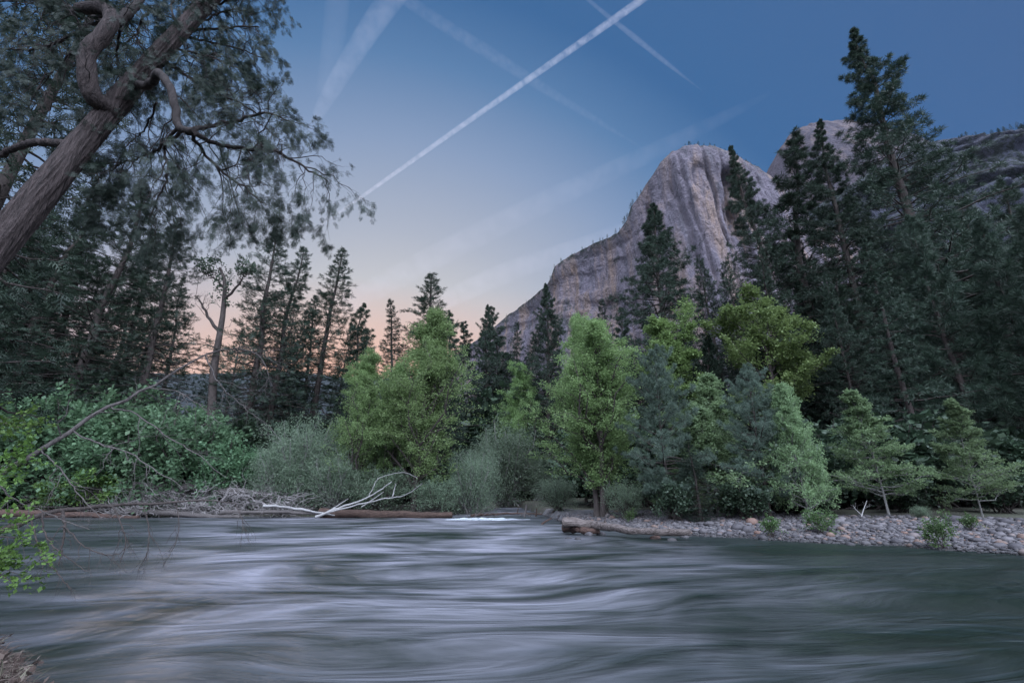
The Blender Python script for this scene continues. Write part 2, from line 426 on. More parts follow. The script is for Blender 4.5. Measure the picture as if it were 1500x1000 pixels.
nt.links.new(mth(nt, 'MULTIPLY_ADD', foam_sheen2, .14, .31), b.inputs['Roughness'])
b.inputs['IOR'].default_value = 1.34; b.inputs['Specular IOR Level'].default_value = .5
h = mth(nt, 'ADD', mth(nt, 'MULTIPLY', mid, .40), mth(nt, 'ADD', mth(nt, 'MULTIPLY', fine, .05), mth(nt, 'MULTIPLY', big, 1.5)))
bump(nt, b, h, 1.0, .38)
m, nt, b = mat('white_water'); M['foam'] = m
n1 = noise(nt, coords(nt, (2, 5, 5)), 1.5, 4, .6)
nt.links.new(ramp(nt, [(.35, (.25, .28, .32)), (.65, (.55, .57, .6))], n1).outputs[0], b.inputs['Base Color'])
b.inputs['Roughness'].default_value = .5
m, nt, b = mat('dry_grass'); M['drygrass'] = m
a = nd(nt, 'ShaderNodeAttribute', attribute_name='v')
nt.links.new(ramp(nt, [(0, (.03, .018, .015)), (.55, (.07, .046, .037)), (.85, (.14, .11, .095)), (1, (.06, .12, .03))], a.outputs['Fac']).outputs[0], b.inputs['Base Color'])
b.inputs['Roughness'].default_value = .9
# ------------------------------------------------------------------ terrain
_bx = [-400, -60, -20, -6, -4.2, -1.5, 1, 2.4, 3.2, 7.7, 15.5, 25, 45, 120, 400]
_by = [36, 36.5, 37, 36.5, 42, 60, 60, 40, 27.8, 21.3, 15.1, 9, -6, -60, -300]
def bankline(x): return np.interp(x, _bx, _by)+.35*vnoise(np.asarray(x)*.7, 0*np.asarray(x), 3.3)*(np.abs(x) > 0)
def gz(x, y):
    x = np.asarray(x, float); y = np.asarray(y, float)
    d = y-bankline(x)
    bar = np.clip((x-1.5)/2, 0, 1)
    slope = .13*(1-bar)+.055*bar
    z = np.where(d < 0, np.maximum(d*.25, -.7), np.minimum(d*slope, .7-.22*bar)+np.clip(d-8, 0, 500)*.012)
    z = z+.05*fbm(x*.5, y*.5, 0, 3)*np.clip(d+.5, 0, 1)
    z = z+np.clip(d-10, 0, 30)/30*.5*fbm(x*.06, y*.06, 0, 3, 5)
    # near bank, left of and behind the camera
    nl = np.interp(x, [-60, -30, -14, -7, -5.2, -4.5, -3.9, -3.3, -2.6, 0, 60], [30, 23, 10.8, 6.4, 5.6, 5.1, 4.6, 4.0, 3.0, 2.2, 2.2])
    zn = np.clip((nl-y)*.9, -.7, .42)+np.clip(nl-y-1, 0, 8)*.12+.05*fbm(x*1.5, y*1.5, 0, 3, 9)
    return np.maximum(z, zn)
def grid_mesh(xs, ys, zf):
    X, Y = np.meshgrid(xs, ys); Z = zf(X, Y)
    V = np.stack([X, Y, Z], -1).reshape(-1, 3); ny, nx = X.shape
    i = np.arange(nx*ny).reshape(ny, nx)
    F = np.stack([i[:-1, :-1], i[:-1, 1:], i[1:, 1:], i[1:, :-1]], -1).reshape(-1, 4)
    return V, F
def warp(a, b, n, p, c=0):
    t = np.linspace(-1, 1, n); w = np.sign(t)*np.abs(t)**p
    return c+np.where(w < 0, -w*(a-c), w*(b-c))
mb = MB(); xs = warp(-4000, 4000, 361, 4.2); ys = np.concatenate([np.linspace(-60, -6, 12), np.linspace(-5, 60, 260), 60+np.linspace(0, 1, 70)[1:]**2.5*5000])
V, F = grid_mesh(xs, ys, gz)
mb.add(V, F); me = mb.mesh('ground', True)
me.materials.append(M['ground']); me.materials.append(M['gravel'])
cx = V[F].mean(1); onbar = (cx[:, 0] > -3) & (cx[:, 1] < np.maximum(bankline(cx[:, 0])+12.5+1.5*vnoise(cx[:, 0]*.3, cx[:, 1]*.3), 0)) & (cx[:, 1] > 6) & (cx[:, 1] < 40) | ((cx[:, 1] < bankline(cx[:, 0])+.3) & (cx[:, 1] > 8))
me.polygons.foreach_set('material_index', onbar.astype(np.int32))
ground = bpy.data.objects.new('ground', me); COL.objects.link(ground); ground['kind'] = 'structure'

# river
mb = MB()
def wz(x, y):
    c, s_ = math.cos(.16), math.sin(.16); u = x*c-y*s_; w = x*s_+y*c
    return .035*fbm(u*.16, w*.75, 0, 3, 21)+.02*fbm(u*.08, w*.25, 0, 2, 31)
V, F = grid_mesh(warp(-320, 320, 301, 2.6), np.concatenate([np.linspace(-30, 2, 20), np.linspace(2.2, 45, 240), np.linspace(46, 130, 40)]), wz)
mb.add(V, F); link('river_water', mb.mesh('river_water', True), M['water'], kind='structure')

# ------------------------------------------------------------------ mountains
GRIDS = {}
def wall(name, pts, m, ncol, nrow, disp, back=400, lean=.12, vegf=None, post=None, kind='structure'):
    """pts: (px, py, Y) along the skyline; a rock face that stands under it and a shoulder that runs back behind it"""
    P = np.array([at(*p) for p in pts]); px = np.array([p[0] for p in pts], float)
    t = np.linspace(px[0], px[-1], ncol)
    T = np.stack([np.interp(t, px, P[:, i]) for i in range(3)], -1)
    T[:, 2] += (fbm(t*.11, t*0, 0, 4, 7)*.0045)*T[:, 2]
    s = np.linspace(0, 1, nrow)**1.15
    Z = T[None, :, 2]*(1-s[:, None])
    h = T[None, :, 2]-Z
    X = T[None, :, 0]+0*Z
    Y = T[None, :, 1]-.055*T[None, :, 1]*np.sqrt(s[:, None])-lean*h
    fade = np.clip(s[:, None]*14, 0, 1)
    d = disp(X, Z, h/np.maximum(T[None, :, 2], 1), t[None, :]+0*Z)
    Y = Y+d*fade
    X = X+.25*d*fade
    # shoulder going back
    bs = np.linspace(0, 1, 26)[1:][::-1]
    Xb = T[None, :, 0]*(1+.0*bs[:, None])+T[None, :, 0]/T[None, :, 1]*bs[:, None]*back
    Yb = T[None, :, 1]+bs[:, None]*back
    Zb = T[None, :, 2]*(1-.12*bs[:, None]-.5*bs[:, None]**2)
    G = np.stack([np.concatenate([Xb, X]), np.concatenate([Yb, Y]), np.concatenate([Zb, Z])], -1)
    nr = len(G); i = np.arange(nr*ncol).reshape(nr, ncol)
    F = np.stack([i[:-1, :-1], i[1:, :-1], i[1:, 1:], i[:-1, 1:]], -1).reshape(-1, 4)
    a = np.zeros(G.shape[:2])
    if vegf is not None: a[25:] = vegf(X, Z, h, t[None, :]+0*Z)
    a[:25] = .9
    mb = MB(); mb.add(G.reshape(-1, 3), F, a.reshape(-1)); o = link(name, mb.mesh(name, True), m, kind=kind)
    e = (G[..., 2]-CH)/G[..., 1]; j = np.argmax(e, 0); RIM = G[j, np.arange(ncol)]; GRIDS[name] = (G, j)
    return RIM, t
def g2(x, y, cx, cy, sx, sy): return np.exp(-((x-cx)/sx)**2-((y-cy)/sy)**2)
CL = [(560, 600, 2300), (640, 540, 2000), (700, 497, 1750), (735, 470, 1550), (745, 461, 1500), (770, 444, 1400), (785, 431, 1330), (799, 420, 1270), (806, 408, 1230), (812, 390, 1200),
      (830, 378, 1160), (850, 366, 1110), (880, 352, 1050), (905, 341, 990), (917, 324, 960), (925, 302, 940), (935, 288, 920), (950, 263, 890), (966, 240, 870),
      (983, 223, 855), (1000, 215, 840), (1018, 212, 830), (1042, 213, 825), (1062, 219, 825), (1082, 229, 830), (1108, 243, 840), (1135, 262, 860), (1165, 300, 920), (1190, 325, 960), (1250, 350, 1050), (1330, 380, 1150)]
def cliff_disp(X, Z, s, px):
    d = 17*fbm(X*.012, Z*.0028, 0, 5, 2)
    r = 1-np.abs(fbm(X*.034, Z*.004, 0, 5, 12)); d = d-7*r
    d += 3.5*fbm(X*.07, Z*.03, 0, 5, 22)+2.5*np.abs(fbm(X*.09, Z*.012, 0, 4, 24))
    led = fbm(X*.006, Z*.03+X*.012, 0, 3, 31); d += 4.5*np.tanh(led*3)*(px < 940)
    # diagonal strata on the lower left wall
    q = (Z-.55*X)*.018; d += 5*np.abs(((q+.25*fbm(X*.01, Z*.01, 0, 3, 40)) % 1)-.5)*(px < 945)
    # corner where the tower stands forward of the lower wall
    d -= 38/(1+np.exp(-(px-958)/7.)); d += 30
    # arched recesses below the summit, with overhanging roofs
    zz = s
    def alcove(cx, cs, wx, hh, dep):
        u = (px-cx)/wx; v = (zz-cs)/hh
        arch = np.clip(1-u*u, 0, 1)**.5
        inside = (np.abs(u) < 1)*(1/(1+np.exp(-(v+arch*.9)*14)))*np.clip(1-v*.45, 0, 1)*(v < 2.2)
        return dep*inside*np.clip((1-u*u)*3, 0, 1)
    d += alcove(1056, .17, 19, .08, 48)+alcove(1042, .30, 15, .10, 34)+alcove(1085, .26, 20, .06, 16)+alcove(1012, .14, 14, .05, 12)
    d += alcove(855, .55, 22, .08, 22)+alcove(885, .35, 16, .08, 15)
    d += 22*g2(px, zz, 1065, .50, 28, .22)
    # cracks
    for c, w, dep in ((975, 3, 14), (992, 2, 10), (1021, 2.2, 16), (1083, 2.5, 12), (948, 4, 18), (905, 3, 10), (840, 3, 10), (1047, 1.6, 9)):
        d += dep*np.exp(-((px-c-6*fbm(zz*6, zz*0, 0, 3, int(c)))/w)**2)
    return d
def cliff_veg(X, Z, h, px):
    n = fbm(X*.02, Z*.02, 0, 4, 50)
    return np.clip(np.exp(-h/14.)*(px < 925)*1.1+np.exp(-h/16.)*(px > 1020)*.9+.7*(n > .75)*(px < 930)+np.exp(-h/6.)*.5, 0, 1)
cliffT, cliff_t = wall('cliff', CL, M['cliff'], 520, 360, cliff_disp, 420, .10, cliff_veg)
DM = [(1085, 330, 2500), (1105, 290, 2450), (1120, 258, 2400), (1135, 228, 2350), (1145, 212, 2330), (1158, 198, 2310), (1175, 186, 2300), (1195, 179, 2290), (1220, 176, 2290), (1250, 178, 2290),
      (1290, 186, 2300), (1330, 198, 2320), (1350, 212, 2340), (1368, 250, 2370), (1385, 310, 2400)]
wall('granite_dome', DM, M['dome'], 200, 130, lambda X, Z, s, px: 30*fbm(X*.004, Z*.0015, 0, 4, 61)+10*fbm(X*.012, Z*.004, 0, 4, 64), 700, .45, lambda X, Z, h, px: 0*X)
RG = [(1150, 330, 1150), (1200, 300, 1120), (1260, 262, 1090), (1300, 236, 1070), (1340, 215, 1050), (1365, 209, 1040), (1400, 207, 1020), (1440, 206, 1000), (1470, 202, 980), (1500, 197, 960), (1560, 188, 920), (1640, 170, 860), (1750, 150, 800), (1900, 150, 720)]
def ridge_disp(X, Z, s, px):
    d = 24*fbm(X*.01, Z*.02, 0, 5, 70); led = fbm(X*.003, Z*.028+X*.004, 0, 4, 71); d += 22*np.tanh(led*3)
    d -= 40*np.abs(fbm(X*.012, Z*.004, 0, 3, 76))
    return d
def ridge_veg(X, Z, h, px):
    n = fbm(X*.008, Z*.022, 0, 4, 80); return np.clip(np.exp(-h/45.)*1.2+.95*(n > -.15), 0, 1)
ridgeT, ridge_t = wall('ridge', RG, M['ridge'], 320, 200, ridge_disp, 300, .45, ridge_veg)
FR = [(-700, 470, 1900), (-300, 500, 1900), (0, 528, 1950), (120, 540, 2000), (250, 548, 2050), (350, 546, 2100), (440, 545, 2200), (520, 556, 2300), (600, 552, 2400), (680, 560, 2500), (760, 570, 2600), (900, 590, 2700)]
wall('far_hills', FR, M['farslope'], 260, 60, lambda X, Z, s, px: 60*fbm(X*.003, Z*.003, 0, 3, 90), 900, 1.1, lambda X, Z, h, px: 0*X)

# ------------------------------------------------------------------ trees
def trunk_line(rs, H, r0, n=14, wob=.006, lean=(0, 0)):
    s = np.linspace(0, 1, n)
    P = np.zeros((1, n, 3)); P[0, :, 2] = s*H
    P[0, :, 0] = H*wob*np.cumsum(rs.normal(0, 1, n))*s+lean[0]*H*s**1.3
    P[0, :, 1] = H*wob*np.cumsum(rs.normal(0, 1, n))*s+lean[1]*H*s**1.3
    R = (r0*(1-s)**.8*(1+.35*np.exp(-s*18))+.006*H*.12)[None]
    return P, R
def conifer(seed, H=30., R=3.6, crown0=.2, nb=150, side=5, prof=.75, elev=(-.35, .75), curve=(.12, .15), proto=PINE_TUFT, tsize=.42, tk=(3, 6), rt=.34, bare=10, flat=0., irregular=.22, dead=.0, fine=False):
    rs = RS(seed); P, Rr = trunk_line(rs, H, rt)
    w = MB(); tubes(w, P, Rr, 9)
    gap = rs.rand(9); 
    def L(t, pl):
        u = np.clip((t-crown0)/(1-crown0), 0, 1)
        f = (1-u)**prof*(.55+.45*np.clip(u*5, 0, 1))
        k = 1+.6*irregular*np.sin(t*19+seed)+irregular*.4*np.sin(t*47+seed*2)
        return R*f*k*rs.uniform(.6, 1.15, t.shape)+.04
    el = lambda t: elev[0]+(elev[1]-elev[0])*np.clip((t-crown0)/(1-crown0), 0, 1)**1.4
    cu = lambda t: curve[0]+0*t
    B, BR, bt = spawn(P, Rr, nb, crown0, .99, L, rs, elev=el, curve=cu, npts=6, rf=.016, jit=.02, tpow=.82)
    tubes(w, B, BR, 4)
    if bare:
        D, DR, _ = spawn(P, Rr, bare, crown0*.35, crown0+.12, lambda t, pl: R*.45*rs.rand(*t.shape)+.4, rs, elev=lambda t: -.15+0*t, npts=4, rf=.012)
        tubes(w, D, DR, 3)
    C, CR, ct = spawn(B, BR, side, .28, .97, lambda t, pl: .36*pl*(1.15-t)+.05, rs, ang=.9, flat=True, npts=3, curve=.12, rf=.012)
    tubes(w, C, CR, 3)
    lf = MB()
    zf = lambda Z: tsize*(.55+.45*np.clip((1-Z[:, 0, 2]/H)/.22, 0, 1))
    stamps(lf, B, tk[1], .3, 1., proto, zf(B), rs, spread=.55, up=.15, flat=flat)
    stamps(lf, C, tk[0], .35, 1., proto, zf(C), rs, spread=.5, up=.15, flat=flat)
    stamps(lf, B[:, -2:], 2, .6, 1., proto, zf(B), rs, spread=.25, up=.1, flat=flat)
    stamps(lf, P[:, -2:], 6, .6, 1., proto, tsize*.5, rs, spread=.5, up=.8, flat=flat)
    return w, lf, H
def broad(seed, H=12., stems=1, r0=.14, spreadb=.0, n1=42, n2=6, n3=4, t0=.12, W=3.2, ang=.75, up=.35, proto=LEAF, ls=.12, lk=(9, 6), prof=None, leafflat=.3, curve=.1, lean=(0, 0), flat=False, L2=.42, L3=.3, elev=None, wob=.01, off=.06, rl=(.6, 1.1)):
    rs = RS(seed); w = MB(); lf = MB(); Bs = []
    prof = prof or (lambda u: np.sin(np.clip(u*.86+.12, 0, 1)*PI)**.7)
    for sI in range(stems):
        a = sI*2*PI/max(stems, 1)+rs.rand()*.8; k = spreadb*(.5+.7*rs.rand()) if stems > 1 else 0
        Hs = H*(1 if sI == 0 else rs.uniform(.72, .97))
        P, R = trunk_line(rs, Hs, r0*rs.uniform(.7, 1), 12, wob, (lean[0]+math.cos(a)*k, lean[1]+math.sin(a)*k))
        P[0, :, :2] += np.array([math.cos(a), math.sin(a)])*(.25 if stems > 1 else 0)
        tubes(w, P, R, 7)
        L = lambda t, pl: W*prof((t-t0)/(1-t0))*rs.uniform(rl[0], rl[1], t.shape)+.04
        kw = dict(elev=elev) if elev else dict(ang=ang, up=up)
        B, BR, _ = spawn(P, R, n1, t0, .98, L, rs, npts=5, curve=curve, rf=.018, jit=.04, **kw)
        tubes(w, B, BR, 4)
        C, CR, _ = spawn(B, BR, n2, .2, .98, lambda t, pl: L2*pl*(1.2-t)+.1, rs, ang=.75, up=.12, npts=4, rf=.014, flat=flat)
        tubes(w, C, CR, 3)
        if n3:
            D, DR, _ = spawn(C, CR, n3, .2, 1., lambda t, pl: L3*pl+.1, rs, ang=.7, up=.08, npts=3, rf=.012, flat=flat)
        else: D = C
        stamps(lf, D, lk[0], .1, 1.05, proto, ls, rs, spread=.8, flat=leafflat, off=off)
        stamps(lf, C, lk[1], .3, 1.05, proto, ls, rs, spread=.8, flat=leafflat, off=off)
        stamps(lf, P[:, -2:], 10, .3, 1.02, proto, ls, rs, spread=.8, flat=leafflat, off=off)
    return w, lf, H
def shrub(seed, H=2.5, W=1.6, stems=11, ls=.1, lk=8, proto=LEAF, n2=7, n3=4, lean=.55, leafflat=.35, off=.06, low=.16):
    rs = RS(seed); w = MB(); lf = MB()
    az = np.arange(stems)*2.4+rs.rand(stems)*.6; k = lean*np.sqrt((np.arange(stems)+.5)/stems)*W/H*1.6
    s = np.linspace(0, 1, 6); hs = H*rs.uniform(.7, 1.02, stems)*(1-.25*k/max(k.max(), .01))
    P = np.zeros((stems, 6, 3))
    P[:, :, 0] = (np.cos(az)*k*hs)[:, None]*s[None]**.9; P[:, :, 1] = (np.sin(az)*k*hs)[:, None]*s[None]**.9; P[:, :, 2] = hs[:, None]*s[None]
    P += rs.normal(0, .03*H, P.shape)*s[None, :, None]
    P[:, 0, :2] += rs.normal(0, .12, (stems, 2))*W
    R = (.012*H*(1-.8*s))[None].repeat(stems, 0)
    tubes(w, P, R, 4)
    B, BR, _ = spawn(P, R, n2, low, .98, lambda t, pl: .38*pl*(1.15-t)+.12, rs, ang=.85, up=.1, npts=4, rf=.014)
    tubes(w, B, BR, 3)
    C, CR, _ = spawn(B, BR, n3, .25, 1, lambda t, pl: .35*pl+.08, rs, ang=.75, up=.08, npts=3)
    stamps(lf, C, lk, .1, 1.05, proto, ls, rs, spread=.8, flat=leafflat, off=off)
    stamps(lf, B, lk, .3, 1.05, proto, ls, rs, spread=.8, flat=leafflat, off=off)
    return w, lf, H

KINDS = {  # kind: (builder, kwargs, wood, leaves)
 'pine': (conifer, dict(H=40, R=7.4, crown0=.12, nb=300, side=7, prof=.95, tsize=.37, tk=(4, 8), rt=.42, elev=(-.3, .6), curve=(.1, 0), irregular=.08), 'bark', 'pine_leaf'),
 'pine_full': (conifer, dict(H=32, R=7.6, crown0=.05, nb=280, side=7, prof=.92, tsize=.38, tk=(4, 8), rt=.38, elev=(-.25, .6), irregular=.14), 'bark', 'pine_leaf'),
 'pine_coarse': (conifer, dict(H=22, R=4.6, crown0=.05, nb=130, side=5, prof=.6, tsize=.62, tk=(3, 6), rt=.3, elev=(-.1, .9), curve=(.2, 0), irregular=.15, proto=PINE_TUFT_FINE), 'bark', 'pine_leaf'),
 'fir': (conifer, dict(H=28, R=5.2, crown0=.04, nb=220, side=6, prof=.85, tsize=.42, tk=(3, 6), proto=SPRAY, flat=.6, rt=.32, elev=(-.45, .5), irregular=.12), 'bark', 'fir_leaf'),
 'cedar': (conifer, dict(H=26, R=4.3, crown0=.06, nb=210, side=6, prof=.55, tsize=.5, tk=(3, 6), bare=0, proto=SPRAY, flat=.4, rt=.36, elev=(-.35, .7), curve=(.05, 0), irregular=.12), 'bark', 'cedar_leaf'),
 'tall_cedar': (conifer, dict(H=30, R=4.8, crown0=.24, nb=185, side=6, prof=.8, tsize=.42, tk=(3, 7), proto=SPRAY, flat=.3, rt=.36, elev=(-.35, .75), irregular=.3, bare=26), 'bark', 'cedar_leaf'),
 'thin_pine': (conifer, dict(H=24, R=3.2, crown0=.18, nb=120, side=5, prof=.6, tsize=.38, tk=(4, 7), rt=.26, elev=(-.2, .85), irregular=.3, bare=20), 'bark', 'pine_leaf'),
 'young_pine': (conifer, dict(H=10, R=3.4, crown0=.14, nb=85, side=6, prof=.6, tsize=.30, tk=(5, 8), rt=.11, elev=(-.05, .95), curve=(.2, 0), proto=PINE_TUFT_FINE, irregular=.15, bare=4), 'bark', 'youngpine_leaf'),
 'cottonwood': (broad, dict(H=13, W=5.2, r0=.15, n1=66, n2=9, n3=5, rl=(.4, 1.25), ls=.088, lk=(24, 18), up=.75, ang=.75, t0=.05, prof=lambda u: (1-np.clip(u, 0, 1))**.85*.95+.05, off=.1), 'bark_dark', 'cotton_leaf'),
 'cottonwood_clump': (broad, dict(H=12, W=4.0, r0=.13, stems=3, spreadb=.12, n1=48, n2=8, n3=4, rl=(.4, 1.25), ls=.085, lk=(25, 18), up=.75, ang=.75, t0=.10, off=.1, prof=lambda u: np.clip(.55+u*2, 0, 1)*(1-np.clip(u, 0, 1))**.7+.06), 'bark_dark', 'cotton_leaf'),
 'dark_cottonwood': (broad, dict(H=22, W=3.8, r0=.25, stems=3, spreadb=.07, n1=40, n2=6, n3=3, ls=.24, lk=(6, 4), up=.6, ang=.7, t0=.3, prof=lambda u: (1-np.clip(u, 0, 1))**.8+.05), 'bark_dark', 'dark_leaf'),
 'oak': (broad, dict(H=14, rl=(.5, 1.1), W=4.6, r0=.3, n1=34, n2=9, n3=7, ls=.17, lk=(15, 10), up=.1, ang=1.0, t0=.3, leafflat=.7, flat=True, L3=.35, prof=lambda u: np.sqrt(np.clip(1-(np.clip(u, 0, 1)*1.02-.15)**2, .02, 1))*.8, off=.12), 'bark_dark', 'oak_leaf'),
 'alder': (broad, dict(H=8, W=3.4, r0=.07, n1=64, n2=10, n3=5, ls=.115, lk=(8, 7), t0=.14, elev=lambda t: .05+.55*t, curve=.04, flat=True, leafflat=.6, prof=lambda u: (1-np.clip(u, 0, 1))**1.05+.02, lean=(-.12, 0), off=.03), 'bark_pale', 'alder_leaf'),
 'alder_fine': (broad, dict(H=8, W=2.7, r0=.07, stems=2, spreadb=.10, n1=56, n2=9, n3=4, ls=.11, lk=(8, 7), t0=.05, elev=lambda t: .25+.75*t, prof=lambda u: (1-np.clip(u, 0, 1))**.9*.95+.04, leafflat=.4), 'bark_pale', 'alder_leaf'),
 'willow': (shrub, dict(H=4.5, W=2.9, stems=26, ls=.13, lk=8, proto=NARROW, n2=14, n3=6, lean=.6, off=.12, low=.04), 'bark_pale', 'willow_leaf'),
 'willow_low': (shrub, dict(H=2.6, W=2.1, stems=22, ls=.10, lk=7, proto=NARROW, n2=11, n3=5, off=.1, low=.04), 'bark_dark', 'willow_leaf'),
 'dogwood': (shrub, dict(H=5, W=3.6, stems=26, ls=.19, lk=8, n2=11, n3=5, low=.05, leafflat=.7, off=.1), 'bark_dark', 'dogwood_leaf'),
 'maple': (shrub, dict(H=3.5, W=2.4, stems=14, ls=.15, lk=8, n2=8, n3=5, leafflat=.8, off=.08), 'bark_dark', 'lime_leaf'),
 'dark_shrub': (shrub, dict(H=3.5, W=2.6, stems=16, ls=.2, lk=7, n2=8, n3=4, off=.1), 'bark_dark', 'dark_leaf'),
 'bar_shrub': (shrub, dict(H=1.2, W=.7, stems=8, ls=.075, lk=7, n2=6, n3=3, off=.03, lean=.6), 'bark_dark', 'bush_leaf'),
}
CACHE = {}
def proto(kind, var):
    k = (kind, var)
    if k not in CACHE:
        f, kw, wm, lm = KINDS[kind]; w, l, H = f(var*97+len(kind)*13+5, **kw)
        CACHE[k] = (w.mesh(kind+'_wood', True), l.mesh(kind+'_leaves'), H, M[wm], M[lm])
        CACHE[k][0].materials.append(CACHE[k][3]); CACHE[k][1].materials.append(CACHE[k][4])
    return CACHE[k]
ntree = 0
def plant(kind, name, x, y, H, label, cat, group=None, var=0, wide=1.0, rz=None, tilt=(0, 0), sink=.1, leafpart='crown', woodpart='trunk'):
    global ntree; ntree += 1
    w, l, H0, wm, lm = proto(kind, var); s = H/H0
    o = empty(name, (x, y, float(gz(x, y))-sink), (ntree*2.1) % 6.28 if rz is None else rz, label, cat, group, (s*wide, s*wide, s))
    o.rotation_euler = (tilt[0], tilt[1], o.rotation_euler[2])
    a = link(woodpart, w, None, o); b = link(leafpart, l, None, o)
    return o
def top(kind, name, px, py, Y, label, cat='tree', group=None, **k):
    """a tree whose tip the photo shows at (px, py), standing Y metres away"""
    p = at(px, py, Y); H = p[2]-float(gz(p[0], Y))
    return plant(kind, name, p[0], Y, H, label, cat, group, **k)
